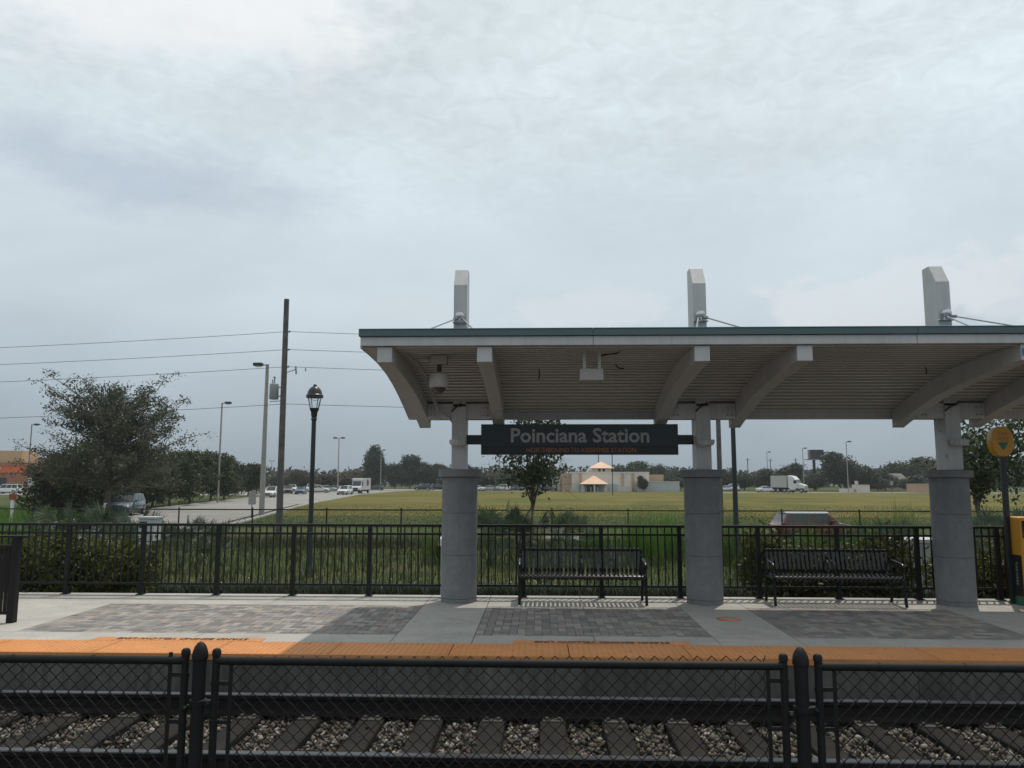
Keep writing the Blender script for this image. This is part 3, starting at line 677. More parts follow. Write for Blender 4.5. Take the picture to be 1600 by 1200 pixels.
# ------------------------------------------------------------------ benches
def make_bench(name_loc, label):
    r = empty('platform_bench', name_loc, label=label, cat='bench', group='black slatted benches on the platform')
    L2 = .915
    prof = [(-.325, .355), (-.343, .362), (-.352, .378), (-.350, .394), (-.340, .409), (-.324, .419), (-.300, .423), (-.20, .412), (.02, .396), (.085, .402), (.125, .43), (.150, .48), (.185, .60), (.215, .70), (.224, .732), (.233, .748), (.248, .759), (.265, .762), (.281, .756), (.291, .742), (.292, .722)]
    w, t = .019, .004
    vs = []
    for i, (y, z) in enumerate(prof):
        a = Vector(prof[max(i - 1, 0)]); c = Vector(prof[min(i + 1, len(prof) - 1)]); d_ = (c - a).normalized(); n = Vector((-d_.y, d_.x))
        for sx, sn in ((-1, -1), (1, -1), (1, 1), (-1, 1)): vs.append((sx * w, y + n.x * t * sn, z + n.y * t * sn))
    fs = [(i * 4 + k, i * 4 + (k + 1) % 4, (i + 1) * 4 + (k + 1) % 4, (i + 1) * 4 + k) for i in range(len(prof) - 1) for k in range(4)] + [(3, 2, 1, 0), tuple(range(len(vs) - 4, len(vs)))]
    b = MB(); b.add(vs, fs); me = b.mesh('slat', 50)
    for k in range(28):
        link_mesh('slat', me, M['gloss'], r, (-L2 + .0325 + k * (2 * L2 - .065) / 27, 0, 0))
    for y, z, n_ in ((-.33, .392, 'seat_rail'), (.06, .375, 'seat_rail'), (.262, .735, 'back_rail')):
        b = MB(); b.tube([(-L2, y, z), (L2, y, z)], .021, 10); b.build(n_, M['black'], r, smooth=40)
    for x in (-L2 - .005, L2 + .005):
        b = MB(); b.tube([(x, .19, .63), (x, .08, .615), (x, -.18, .60), (x, -.265, .585), (x, -.30, .55), (x, -.285, .48), (x, -.31, .40)], .018, 10); b.ball((x, .185, .655), .026); b.build('armrest', M['gloss'], r, smooth=40)
        b = MB(); b.tube([(x, -.31, .41), (x, -.30, .20), (x, -.335, .0)], .021, 10); b.build('front_leg', M['black'], r, smooth=40)
        b = MB(); b.tube([(x, .26, .73), (x, .13, .42), (x, .12, .22), (x, .19, .0)], .021, 10); b.build('rear_leg', M['black'], r, smooth=40)
        b = MB(); b.tube([(x, -.33, .385), (x, .10, .375)], .02, 10); b.build('side_rail', M['black'], r, smooth=40)
    b = MB(); b.tube([(0, .19, .63), (0, .08, .615), (0, -.10, .60), (0, -.16, .575), (0, -.17, .52), (0, -.165, .425)], .015, 10); b.ball((0, .185, .65), .022); b.build('centre_arm', M['gloss'], r, smooth=40)
    return r
bench = make_bench((0.625, 12.02, 0.0), 'glossy black slatted bench between the first and second columns, under the sign')
b2 = copy_tree(bench); b2.location = (4.33, 12.05, 0.0); b2.rotation_euler.z = radians(-1.5)
b2['label'] = 'black slatted bench between the second and third columns, red car behind it'

# ------------------------------------------------------------------ ticket validator at the right edge
r = empty('ticket_machine', (7.2, 12.05, 0), label='yellow and orange ticket machine with green plinth cut by the right edge', cat='ticket machine')
b = MB(); b.box(6.955, 7.50, 11.85, 12.22, 0.0, .115); b.build('plinth', M['green'], r, bevel=.006, world=True)
b = MB(); b.box(6.96, 7.49, 11.86, 12.21, .1155, 1.27); b.build('cabinet', M['yellow'], r, bevel=.02, world=True)
b = MB(); b.box(6.957, 6.9595, 11.87, 12.2, .13, .72); b.build('side_panel', M['darkplastic'], r, world=True)
b = MB(); b.box(6.985, 7.46, 11.8575, 11.8595, .13, .40); b.build('lower_panel', M['yellow'], r, world=True)
b = MB(); b.box(6.985, 7.46, 11.8573, 11.8593, .405, .56); b.build('band_panel', M['redorange'], r, world=True)
b = MB(); b.box(6.992, 7.35, 11.853, 11.8596, .97, 1.22); b.build('screen', M['screen'], r, bevel=.012, world=True)
o = link_mesh('lettering', text_mesh('machine_lettering', 'TAP', .20, .075, .01), M['ink'], r); o.location = Vector((7.12, 11.858, .80)) - r.location
o = link_mesh('lettering', text_mesh('machine_lettering', 'HERE', .20, .045, .01), M['ink'], r); o.location = Vector((7.12, 11.858, .73)) - r.location
b = MB(); b.prism([(7.02, .865), (7.22, .865), (7.12, .905)], 11.856, 11.8585, 'y'); b.build('arrow', M['ink'], r, world=True)
b = MB(); b.lathe([(.062, 0), (.062, .016), (.05, .02)], n=24); b.v = [(x + 7.12, 11.8598 - z, y + .64) for x, y, z in b.v]; b.build('card_reader', M['darkplastic'], r, smooth=35, world=True)
b = MB(); b.lathe([(.055, 0), (.055, .004)], n=24); b.v = [(x + 7.10, 11.857 - z, y + .27) for x, y, z in b.v]; b.build('round_mark', M['ink'], r, smooth=35, world=True)
o = link_mesh('side_lettering', text_mesh('side_lettering', 'TAP HERE', .34, .05, .008), M['letter'], r); o.location = Vector((6.9555, 12.0, .45)) - r.location; o.rotation_euler = (0, radians(90), radians(-90))
r.location.x += 0.04
r = empty('tap_here_post', (6.98, 12.12, 0), label='yellow oval tap here sign on a tall dark pole beside the ticket machine', cat='sign')
b = MB(); b.box(-.035, .035, -.03, .03, 0, 2.16); b.build('pole', M['blacklamp'], r, bevel=.006)
def oval(w, h, n=36): return [(w * abs(cos(2 * pi * k / n)) ** .8 * (1 if cos(2 * pi * k / n) >= 0 else -1), h * sin(2 * pi * k / n)) for k in range(n)]
b = MB(); b.prism([(x - .02, z + 2.385) for x, z in oval(.165, .225)], -.075, .065, 'y'); b.build('head', M['yellow'], r, smooth=40, bevel=.008)
o = link_mesh('lettering', text_mesh('post_lettering', 'TAP', .15, .05, .01), M['amber'], r); o.location = (-.02, -.0765, 2.50)
o = link_mesh('lettering', text_mesh('post_lettering', 'HERE', .18, .05, .01), M['amber'], r); o.location = (-.02, -.0765, 2.425)
b = MB(); b.prism([(-.10, 2.375), (.06, 2.375), (-.02, 2.25)], -.0775, -.0755, 'y'); b.build('arrow', M['green'], r)

# ------------------------------------------------------------------ roads, field, kerbs
def sheet(name, pts, z, m, label=None):
    b = MB(); b.sheet(pts, z); o = b.build(name, m); return tag(o, label, kind='structure')
RR = [(-18.5, 18), (-18.5, 45), (-19.7, 52.7), (-24.8, 79.5), (-27.6, 98), (-34.0, 148), (-34.6, 189), (-27, 221)]
RL = [(-31, 222), (-43.0, 192), (-49.0, 168), (-43.5, 116), (-36.5, 75), (-31.5, 55), (-30, 45), (-30, 18)]
sheet('road', RR + RL, GZ + .012, M['asphalt'], 'pale asphalt road curving away past the trees on the left')
sheet('parking_lot', [(-49.5, 140), (-45, 150), (-49.5, 168), (-43.5, 192), (-31.5, 222), (-31, 240), (-120, 240), (-120, 140)], GZ + .006, M['asphalt'], 'asphalt parking lot at the far end of the road')
sheet('far_street', [(38, 184), (230, 178), (230, 188), (38, 193)], GZ + .012, M['asphalt'], 'pale far street along the back of the field')
sheet('building_apron', [(-28, 198), (4, 198), (4, 216), (-28, 216)], GZ + .008, M['asphalt'], 'parking apron left of the cream building')
sheet('store_lot', [(-170, 142), (-96, 142), (-96, 186), (-170, 186)], GZ + .012, M['asphalt'], 'parking lot in front of the orange store')
sheet('field', [(-20.6, 62), (-25.6, 80), (-28.6, 98), (-34.2, 140), (-34.8, 178), (-34.0, 192), (36, 192), (38, 183.5), (230, 177.5), (230, 60)], GZ + .004, M['field'], 'wide mown field of olive yellow grass')
def kerb(pts, label):
    b = MB(); w = .16; n = len(pts); vs = []
    for i, p in enumerate(pts):
        a = Vector(pts[max(i - 1, 0)]); c = Vector(pts[min(i + 1, n - 1)]); d_ = (c - a).normalized(); nr = Vector((d_.y, -d_.x))
        for s_, z in ((0, -.1), (0, .13), (1, .13), (1, -.1)): vs.append((p[0] + nr.x * w * s_, p[1] + nr.y * w * s_, GZ + z))
    b.add(vs, [(i * 4 + k, i * 4 + k + 1, i * 4 + 5 + k, i * 4 + 4 + k) for i in range(n - 1) for k in range(3)]); return tag(b.build('kerb', M['kerb']), label, kind='structure')
kerb(RR, 'pale concrete kerb along the field side of the road'); kerb(RL, 'pale concrete kerb along the tree side of the road')

# ------------------------------------------------------------------ foliage builders
def leaves(C_, n_each, spread, size, rg, flat=0.0, elong=1.8):
    """leaf-sized rhombs scattered round the cluster centres"""
    C_ = np.repeat(np.asarray(C_), n_each, axis=0); n = len(C_)
    sp = np.asarray(spread); P_ = C_ + rg.normal(size=(n, 3)) * sp
    a = rg.normal(size=(n, 3)); a[:, 2] *= (1 - flat); a /= np.linalg.norm(a, axis=1)[:, None]
    t = rg.normal(size=(n, 3)); bb = np.cross(a, t); bb /= np.linalg.norm(bb, axis=1)[:, None]
    s_ = size * rg.uniform(.6, 1.3, (n, 1)); l = a * s_ * elong / 2; w = bb * s_ / 2
    V = np.stack([P_ - l, P_ + w - l * .1, P_ + l, P_ - w - l * .1], 1).reshape(-1, 3)
    return V, np.arange(n * 4).reshape(-1, 4)
def ell_points(n, c, r, rg, shell=.45):
    d_ = rg.normal(size=(n, 3)); d_ /= np.linalg.norm(d_, axis=1)[:, None]
    rad = shell + (1 - shell) * rg.uniform(size=(n, 1)) ** .6
    return np.array(c) + d_ * rad * np.array(r)
def trunk_mesh(h, r, limbs, base=-0.2, wob=.05, rg=None, sub=0):
    b = MB(); pts = [(0, 0, base)]
    for k in range(1, 6): pts.append((rg.normal() * wob * k / 3, rg.normal() * wob * k / 3, base + (h - base) * k / 5))
    b.tube(pts, [r * (1.25 if k == 0 else 1) * (1 - .10 * k) for k in range(6)], 9)
    top = np.array(pts[-1])
    for q in limbs:
        q = np.array(q); st = top + (np.array(pts[3]) - top) * rg.uniform(0, .9)
        m1 = st + (q - st) * .35 + np.array([0, 0, .12 * np.linalg.norm(q - st)]) + rg.normal(size=3) * .06; m2 = st + (q - st) * .7 + rg.normal(size=3) * .1
        b.tube([st, m1, m2, q], [r * .52, r * .36, r * .22, r * .07], 6)
        for _ in range(sub):
            f = rg.uniform(.3, .9); s2 = st + (q - st) * f; e2 = s2 + rg.normal(size=3) * np.linalg.norm(q - st) * .28
            b.tube([s2, (s2 + e2) / 2 + rg.normal(size=3) * .05, e2], [r * .16, r * .1, r * .03], 5)
    return b.mesh('trunk', 60)
def tree_parts(seed, th, tr, ells, ncl, nleaf, spread, size, limbs=9, shell=.45, sub=0):
    """ells: list of (centre, radii, weight)"""
    rg = np.random.default_rng(seed); cs = []
    for c, r, w in ells: cs.append(ell_points(int(ncl * w), c, r, rg, shell))
    cs = np.concatenate(cs)
    lm = cs[rg.permutation(len(cs))[:limbs]]
    V, Fq = leaves(cs, nleaf, spread, size, rg)
    return trunk_mesh(th, tr, lm, rg=rg, sub=sub), np_mesh('crown', V, Fq)
def place_tree(name, parts, loc, scale, rz, lmat, label, group=None, tmat=None):
    r = empty(name, loc, rz, label, 'tree', group)
    r.scale = scale if hasattr(scale, '__len__') else (scale,) * 3
    t = link_mesh('trunk', parts[0], tmat or M['bark'], r)
    c = D.objects.new('crown', parts[1]); COL.objects.link(c); c.parent = r
    if not parts[1].materials: parts[1].materials.append(lmat)
    c.material_slots[0].link = 'OBJECT'; c.material_slots[0].material = lmat
    return r

# big open-crowned tree on the left: long twigs carrying small sprays
rg = np.random.default_rng(21)
r = empty('oak_tree', (-25.0, 45.0, -1.0), label='large open crowned oak standing above the dense hedge of trees on the left', cat='tree')
tb = MB(); tb.tube([(0, 0, -.2), (.05, 0, 1.2), (-.05, .1, 2.4), (.1, .1, 3.6), (.15, .1, 5.2), (.1, 0, 7.0)], [.21, .17, .155, .14, .09, .03], 10)
cs = []
for k in range(92):
    z0 = rg.uniform(1.9, 6.4); az = rg.uniform(0, 2 * pi)
    reach = (5.1 - 1.9 * max(0, (z0 - 2.6) / 3.8) - .5 * max(0, (2.6 - z0) / 2)) * rg.uniform(.6, 1.05); rise = rg.uniform(.05, .62) * reach + max(0, z0 - 3.2) * .48
    st = np.array([.08, .08, z0]); en = st + np.array([cos(az) * reach, sin(az) * reach, rise]); en[2] = max(min(en[2], 9.9 + rg.uniform(-1.0, .2)), 2.5)
    m1 = st + (en - st) * .4 + np.array([0, 0, .25]); m2 = st + (en - st) * .72 + rg.normal(size=3) * .12
    tb.tube([st, m1, m2, en], [.06, .042, .026, .008], 5)
    for f in np.linspace(.25, 1.0, 8):
        p = st + (en - st) * f + np.array([0, 0, .25 * (1 - abs(2 * f - 1))])
        for _ in range(2 if f < .95 else 1):
            e2 = p + rg.normal(size=3) * np.array([.42, .42, .26]) * (1.15 - .5 * f)
            tb.tube([p, e2], [.012, .004], 3, caps=False); cs += [e2, (p + e2) / 2, p + (e2 - p) * .8]
tb.build('trunk', M['bark'], r)
V, Fq = leaves(np.array(cs), 7, (.18, .18, .12), .075, rg, elong=2.2); link_mesh('crown', np_mesh('crown', V, Fq), M['leafsparse'], r)
b = MB(); b.lathe([(.16, .1), (.16, 1.45)], n=12, caps=False); b.build('trunk_guard', M['lensgrey'], r)

# dense roadside oaks running back along the road (four shapes, copied)
dense_v = []
for sd_ in range(4):
    g_ = np.random.default_rng(40 + sd_)
    ells = [((0, 0, 3.3), (2.6, 2.6, 2.3), .5), ((g_.uniform(-1, 1), g_.uniform(-1, 1), 4.6), (1.7, 1.7, 1.3), .22), ((1.4, .5, 2.2), (1.5, 1.5, 1.5), .14), ((-1.5, -.4, 2.2), (1.5, 1.5, 1.6), .14)]
    dense_v.append(tree_parts(60 + sd_, 2.2, .14, ells, 330, 26, (.26, .26, .20), .15, limbs=16, shell=.35, sub=2))
HD = [(100, -35.2, 57, .86, 'dense oak at the left end of the roadside row, beside the orange store'), (140, -34.3, 58.5, .95, 'dense dark oak directly behind the large open oak'),
      (165, -37.5, 66, 1.12, 'dense dark oak above the blue parked car'), (232, -38.6, 74, 1.12, 'dense oak behind and right of the blue car'), (262, -39.2, 79, 1.02, 'dense oak leaning out beneath the right twigs of the large open oak'), (285, -39.8, 84, 1.08, 'roadside oak left of the single arm light pole'),
      (330, -41.2, 92, 1.12, 'roadside oak at the foot of the single arm light pole'), (375, -42.5, 101, 1.15, 'roadside oak left of the concrete street light pole'), (415, -45.2, 112, 1.06, 'far roadside oak behind the concrete street light pole'), (450, -51, 137, 1.02, 'last roadside oak behind the wooden utility pole')]
for i, (px, x, y, s_, lb) in enumerate(HD):
    place_tree('roadside_oak', dense_v[i % 4], (x, y, GZ - .25), (s_ * 1.08, s_ * 1.08, s_), 1.3 * i, M['leaf'], lb, 'dense oaks along the left side of the road')

# the two young oaks behind the railing
yo = tree_parts(91, 2.3, .06, [((0, 0, 3.35), (1.3, 1.3, 1.3), .55), ((.1, 0, 4.5), (1.0, 1.0, 1.0), .3), ((.1, 0, 2.8), (1.0, 1.0, .4), .15)], 330, 11, (.17, .17, .13), .085, limbs=22, shell=.25, sub=2)
place_tree('young_oak', yo, (-.28, 28, GZ), (.98, .98, 1.08), .4, M['leaf'], 'young oak with slim trunk behind the station sign', 'young oaks beyond the railing')
yo2 = tree_parts(92, 2.4, .075, [((.5, 0, 3.2), (1.6, 1.6, 1.25), .5), ((.9, 0, 4.2), (1.4, 1.4, 1.1), .3), ((-.2, .2, 3.0), (1.1, 1.1, .7), .2)], 400, 11, (.19, .19, .14), .09, limbs=22, shell=.25, sub=2)
place_tree('young_oak', yo2, (15.2, 28, GZ), (1.08, 1.08, 1.06), 0, M['leaf'], 'young oak at the right edge behind the yellow tap here sign', 'young oaks beyond the railing')

# far trees: five crowns copied with their own sizes
far_v = []
for sd_ in range(5):
    g_ = np.random.default_rng(140 + sd_)
    ells = [((g_.uniform(-.8, .8), 0, 3.2), (3.0, 3.0, 2.2), .45)] + [((g_.uniform(-2.2, 2.2), g_.uniform(-2, 2), g_.uniform(2.4, 5.0)), (1.7, 1.7, 1.25), .18) for _ in range(3)]
    far_v.append(tree_parts(160 + sd_, 2.0, .22, ells, 240, 40, (.42, .42, .3), .22, limbs=12, shell=.5, sub=1))
FAR = [  # x, y, height, width, kind, label
 (-69.3, 230, 5.4, 11, 1, 'low brownish tree at the back of the parking lot, beside the utility pole'), (-64, 235, 5.0, 11, 1, 'low brownish tree behind the parked cars left of the black lantern'), (-58.4, 240, 5.6, 12, 1, 'low brownish tree right of the twin arm light pole'),
 (-76, 236, 5.4, 12, 0, 'low tree behind the parking lot left of the wooden pole'), (-53, 238, 5.0, 9, 1, 'low brownish tree above the white box truck'),
 (-49.2, 235, 12.2, 9, 0, 'tall rounded tree rising above the wood behind the box truck'), (-46.0, 250, 8.4, 8, 0, 'jagged tree right of the tall rounded tree'), (-42.0, 255, 10.4, 11, 0, 'broad dark tree in the wood behind the field'), (-37.0, 260, 8.9, 9, 0, 'dark tree left of the first column, in the wood'), (-32.4, 262, 7.9, 9, 0, 'dark tree ending the wood beside the first column'), (-26.5, 255, 7.5, 9, 0, 'dark tree hidden half behind the first column'),
 (-21, 207, 5.6, 9, 0, 'low tree right of the first column, above the parked cars'), (-16, 208, 6.0, 9, 0, 'low dense tree left of the bare tree'), (-10, 209, 5.4, 9, 0, 'low dense tree behind the bare tree'), (-4.6, 211, 5.8, 8, 0, 'low dense tree behind the young oak trunk'), (1.3, 212, 6.1, 8, 0, 'low dense tree left of the cream building'),
 (23.5, 242, 7.5, 10, 0, 'broad green tree behind the cream building, right of its tower'), (29, 246, 8.4, 12, 0, 'rounded green tree behind the right end of the cream building'), (35, 240, 8.3, 6, 0, 'narrow tree right of the cream building roof'), (39, 238, 5.2, 9, 0, 'low tree left of the second column'), (36.3, 214, 3.9, 7, 0, 'small tree beside the right end wall of the cream building'),
 (45, 226, 4.6, 9, 0, 'low tree right of the second column'), (51.5, 227, 5.2, 9, 0, 'low tree behind the dark lamp pole'), (58.5, 228, 5.2, 9, 0, 'low tree left of the white semi truck'), (65.4, 229, 6.0, 10, 0, 'tree behind the trailer of the semi truck'), (71.6, 230, 7.2, 10, 0, 'tree behind the cab of the semi truck'), (76.5, 222, 5.0, 8, 0, 'tree below the billboard'),
 (81.8, 214, 10.0, 12.5, 0, 'great domed oak right of the billboard'), (86.5, 216, 7.6, 9, 0, 'right shoulder of trees beside the great domed oak'), (91.3, 217, 4.0, 8, 0, 'low bush tree behind the small tan kiosk'), (95.5, 222, 4.8, 9, 0, 'low tree left of the third column'), (108.5, 244, 8.8, 13, 0, 'broad oak on the rise left of the third column'), (115, 242, 9.6, 13, 0, 'broad oak directly behind the third column'),
 (110.8, 212, 7.2, 9, 0, 'tree right of the third column, behind the young oak'), (117, 210, 7.6, 11, 0, 'broad tree behind the tap here sign'), (124, 205, 7.0, 11, 0, 'far tree at the right edge of the picture'), (133, 205, 7.6, 12, 0, 'far tree beyond the right edge'), (100.5, 218, 4.2, 9, 0, 'low dense tree below the grey roofed house'), (105.5, 219, 3.8, 8, 0, 'low dense tree right of the house, near the third column')]
for i, (x, y, h, w, k, lb) in enumerate(FAR):
    place_tree('distant_tree', far_v[i % 5], (x, y, GZ - .2), (w / 7.6, w / 7.6, h / 5.9), 2.1 * i, M['leafbrown'] if k else M['leaffar'], lb, 'trees along the far side of the field')
def bare_tree(x, y, h, seed, label):
    g_ = np.random.default_rng(seed); r = empty('bare_tree', (x, y, GZ), 0, label, 'tree', 'leafless trees beyond the field')
    limbs = [(g_.normal() * h * .25, g_.normal() * h * .2, h * g_.uniform(.6, 1.0)) for _ in range(12)]
    o = link_mesh('trunk', trunk_mesh(h * .5, .2, limbs, rg=g_, sub=4, wob=.15), M['bark'], r)
bare_tree(-11.4, 203, 7.6, 5, 'leafless grey tree standing left of the young oak trunk'); bare_tree(4.4, 202, 7.0, 6, 'leafless grey tree at the left corner of the cream building')
place_tree('small_tree', far_v[2], (25.2, 192, GZ), (.42, .42, .62), .5, M['leafbrown'], 'small brownish tree in front of the cream building right of the tower')
# far wood closing the horizon
rg = np.random.default_rng(77)
cx_ = rg.uniform(-420, 420, 6000); cz = np.abs(rg.normal(size=6000)) * .8 + rg.uniform(0, 6.0, 6000) + 1.2 * np.sin(cx_ * .05) * np.sin(cx_ * .017)
V, Fq = leaves(np.stack([cx_, 330 + rg.uniform(-12, 12, 6000), cz - .6], 1), 7, (1.3, 1.3, .7), 1.0, rg)
tag(link_mesh('far_wood', np_mesh('far_wood', V, Fq), M['leaffar']), 'low far wood closing the horizon behind everything', kind='stuff')

# grass and weeds
def blades(name, n, fx, hmin, hmax, w, m, rg, label, lean=.35):
    P_ = np.array([fx() for _ in range(n)]); h = rg.uniform(hmin, hmax, (n, 1)); az = rg.uniform(0, 2 * pi, n)
    d_ = np.stack([np.cos(az), np.sin(az), np.zeros(n)], 1); s_ = np.stack([-np.sin(az), np.cos(az), np.zeros(n)], 1) * w
    up = np.array([0, 0, 1.0]); l1 = rg.uniform(0, lean, (n, 1)) * .4; l2 = l1 * 3.2
    a, b_ = P_ - s_, P_ + s_; m0 = P_ + up * h * .55 + d_ * h * l1; t = P_ + up * h * (1 - l2 * .25) + d_ * h * l2
    V = np.stack([a, b_, m0 + s_ * .8, m0 - s_ * .8, t + s_ * .1, t - s_ * .1], 1).reshape(-1, 3); base = (np.arange(n) * 6)[:, None]
    Fq = np.concatenate([base + np.array([0, 1, 2, 3]), base + np.array([3, 2, 4, 5])])
    return tag(link_mesh(name, np_mesh(name, V, Fq), m), label, kind='stuff')
rg = np.random.default_rng(8)
def gz(y): return float(np.interp(y, [12.56, 13.4, 15, 18, 21], [-.16, -.20, -.42, -.82, -1.0]))
def fcov():
    y = 14.3 + 4.4 * rg.uniform() ** 1.05; return (rg.uniform(-13, 15), y, gz(y) - .02)
blades('groundcover', 52000, fcov, .14, .36, .007, M['cover'], rg, 'dark green grassy ground cover on the bank behind the railing', .6)
def fback(): return (rg.uniform(-26, 30), rg.uniform(18.5, 31.6), -.9)
blades('bank_grass', 26000, fback, .18, .42, .012, M['weed'], rg, 'green rough grass between the bank and the chain link fence', .6)
def fweed():
    return (rg.uniform(-17.5, 40), 32.3 + abs(rg.normal()) * 2.2, -1.02)
blades('tall_weeds', 20000, fweed, .2, .55, .012, M['weed'], rg, 'tall weeds along the far chain link fence', .5)
def ffield():
    y = 46 + 42 * rg.uniform() ** 1.5; x = rg.uniform(-16, 1) * y / 46 if False else rg.uniform(-.42, .72) * y
    return (max(x, -20.5 - (y - 52) * .18), y, -1.0)
blades('field_grass', 42000, ffield, .05, .13, .016, M['dry'], rg, 'coarse grass at the near end of the field', .7)
def flawn():
    y = rg.uniform(40, 76); return (rg.uniform(-60, -31.5 - (y - 40) * .18), y, -1.0)
blades('lawn_grass', 16000, flawn, .12, .32, .018, M['tuft'], rg, 'bright green grass left of the road', .6)
# small white blossoms dotted on the bank
P_ = np.array([(rg.uniform(-9.5, 12), rg.normal() * .12 + 15.6, gz(15.6) + .30 + rg.normal() * .03) for _ in range(260)])
V, Fq = leaves(P_, 1, (.01, .01, .01), .02, rg, elong=1.0)
tag(link_mesh('white_blossom', np_mesh('white_blossom', V, Fq), M['flower']), 'line of tiny whitish blossoms on the green bank', kind='stuff')
# mulch chips
P_ = np.array([(rg.uniform(-10, 10), rg.uniform(12.6, 13.9), -.17) for _ in range(3600)]); P_[:, 2] = [gz(y) + .022 for y in P_[:, 1]]
V, Fq = leaves(P_, 1, (.004, .004, .004), .035, rg, flat=.7, elong=2.2)
tag(link_mesh('mulch_chips', np_mesh('mulch_chips', V, Fq), mat('mulch_chip', (0.12, 0.10, 0.085), .95, var=.5, scale=30)), 'loose pale mulch chips behind the railing', kind='stuff')

# tufts, palmettos, shrubs: individuals
def tuft_mesh(seed, n=420, h=.75, spread=.2, lean=.8, w=.007):
    g_ = np.random.default_rng(seed); V = []; Fq = []
    for i in range(n):
        az = g_.uniform(0, 2 * pi); L = h * g_.uniform(.65, 1.15); ln = g_.uniform(.05, lean); bx = g_.normal(size=2) * spread
        d_ = np.array([cos(az), sin(az), 0]); s_ = np.array([-sin(az), cos(az), 0]) * w; p = np.array([bx[0], bx[1], -.03]); ks = len(V)
        for f in (0, .4, .75, 1.0):
            c = p + np.array([0, 0, 1]) * L * (f - .32 * ln * f * f) + d_ * L * ln * f * f; q = 1 - f * .9; V += [c - s_ * q, c + s_ * q]
        for j in range(3): Fq.append((ks + 2 * j, ks + 2 * j + 1, ks + 2 * j + 3, ks + 2 * j + 2))
    return np_mesh('tuft', V, Fq)
tuft_v = [tuft_mesh(s_, h=h_) for s_, h_ in ((1, .85), (2, .75), (3, .95))]
TF = [(3.4, 27, 1.5, 1.75, 'bright grass clump left of the second column'), (6.35, 27, 1.45, 1.8, 'bright grass clump beside the dark lamp pole'), (4.6, 28.5, 1.2, 1.5, 'smaller grass clump hidden behind the second column'), (8.3, 25, 1.2, 1.5, 'grass clump in front of the red car'), (9.9, 24.5, 1.25, 1.6, 'bright grass clump at the bonnet of the red car'), (11.2, 25, 1.2, 1.7, 'grass clump left of the third column'), (10.6, 26.5, 1.2, 1.6, 'grass clump between two others left of the third column'), (-3.3, 27, 1.2, 1.4, 'grass clump left of the first column'), (-16.2, 24, 1.5, 1.6, 'bright grass clump at the left edge'), (-17.6, 26, 1.5, 1.7, 'bright grass clump on the lawn at the far left'), (1.9, 29, 1.0, 1.3, 'low grass clump right of the young oak')]
for i, (x, y, sw, sh, lb) in enumerate(TF):
    o = link_mesh('grass_clump', tuft_v[i % 3], M['tuft'], None, (x, y, GZ)); o.scale = (sw * 1.25, sw * 1.25, sh * 1.36); o.rotation_euler.z = i * 1.7; tag(o, lb, 'grass clump', 'grass clumps beyond the railing')
def palmetto_mesh(seed, n=26):
    g_ = np.random.default_rng(seed); V = []; Fq = []
    for i in range(n):
        az = g_.uniform(0, 2 * pi); el = g_.uniform(.45, 1.5); L = g_.uniform(.8, 1.35); d_ = np.array([cos(az) * cos(el), sin(az) * cos(el), sin(el)])
        side = np.array([-sin(az), cos(az), 0]); nr = np.cross(side, d_); tip = d_ * L + np.array([0, 0, .05]); k = len(V)
        s_ = side * .008; V += [s_ * 0 - s_, s_, tip + s_, tip - s_]; Fq.append((k, k + 1, k + 2, k + 3))
        for j in range(15):
            q = (j - 7) / 7 * 1.45; v_ = d_ * cos(q) + side * sin(q) + nr * .22 * (abs(q) - .3); ll = g_.uniform(.36, .5) * (1 - .12 * abs(q)); w_ = np.cross(v_, nr) * .017; k = len(V)
            V += [tip, tip + v_ * ll * .5 + w_, tip + v_ * ll - np.array([0, 0, .05]), tip + v_ * ll * .5 - w_]; Fq.append((k, k + 1, k + 2, k + 3))
    return np_mesh('fronds', V, Fq)
pal_v = [palmetto_mesh(s_) for s_ in (1, 2, 3)]
PL = [(-15.6, 25, 1.30, 'saw palmetto at the left end of the row under the large oak'), (-14.4, 24.2, 1.42, 'saw palmetto right of the leftmost palmetto'), (-13.3, 24.6, 1.35, 'saw palmetto in front of the blue car'), (-12.3, 24, 1.3, 'saw palmetto left of the white utility cabinet'), (-11.2, 24.6, 1.15, 'saw palmetto behind the white utility cabinet'), (-10.2, 24.5, 1.0, 'small saw palmetto right of the white utility cabinet'),
      (-1.6, 26, 1.5, 'saw palmetto right of the first column'), (-.7, 26.6, 1.3, 'saw palmetto at the foot of the young oak behind the sign'), (.9, 27.5, 1.15, 'saw palmetto right of the young oak trunk'), (10.3, 23.6, 1.2, 'saw palmetto left of the third column'), (13.2, 24, 1.3, 'saw palmetto at the foot of the right young oak'), (14.3, 24.6, 1.25, 'saw palmetto behind the ticket machine pole')]
for i, (x, y, s_, lb) in enumerate(PL):
    o = link_mesh('palmetto', pal_v[i % 3], M['palm'], None, (x, y, -.98)); o.scale = (s_ * .98,) * 3; o.rotation_euler.z = 1.1 * i; tag(o, lb, 'palmetto', 'saw palmettos beyond the railing')
def shrub_mesh(seed, rx, h, n):
    g_ = np.random.default_rng(seed); cs = ell_points(n, (0, 0, h * .55), (rx, rx * .8, h * .5), g_, .3); V, Fq = leaves(cs, 28, (.09, .09, .09), .042, g_, elong=2.2); return np_mesh('foliage', V, Fq)
shr_v = [shrub_mesh(s_, .5, .88, 90) for s_ in (4, 5, 6)]
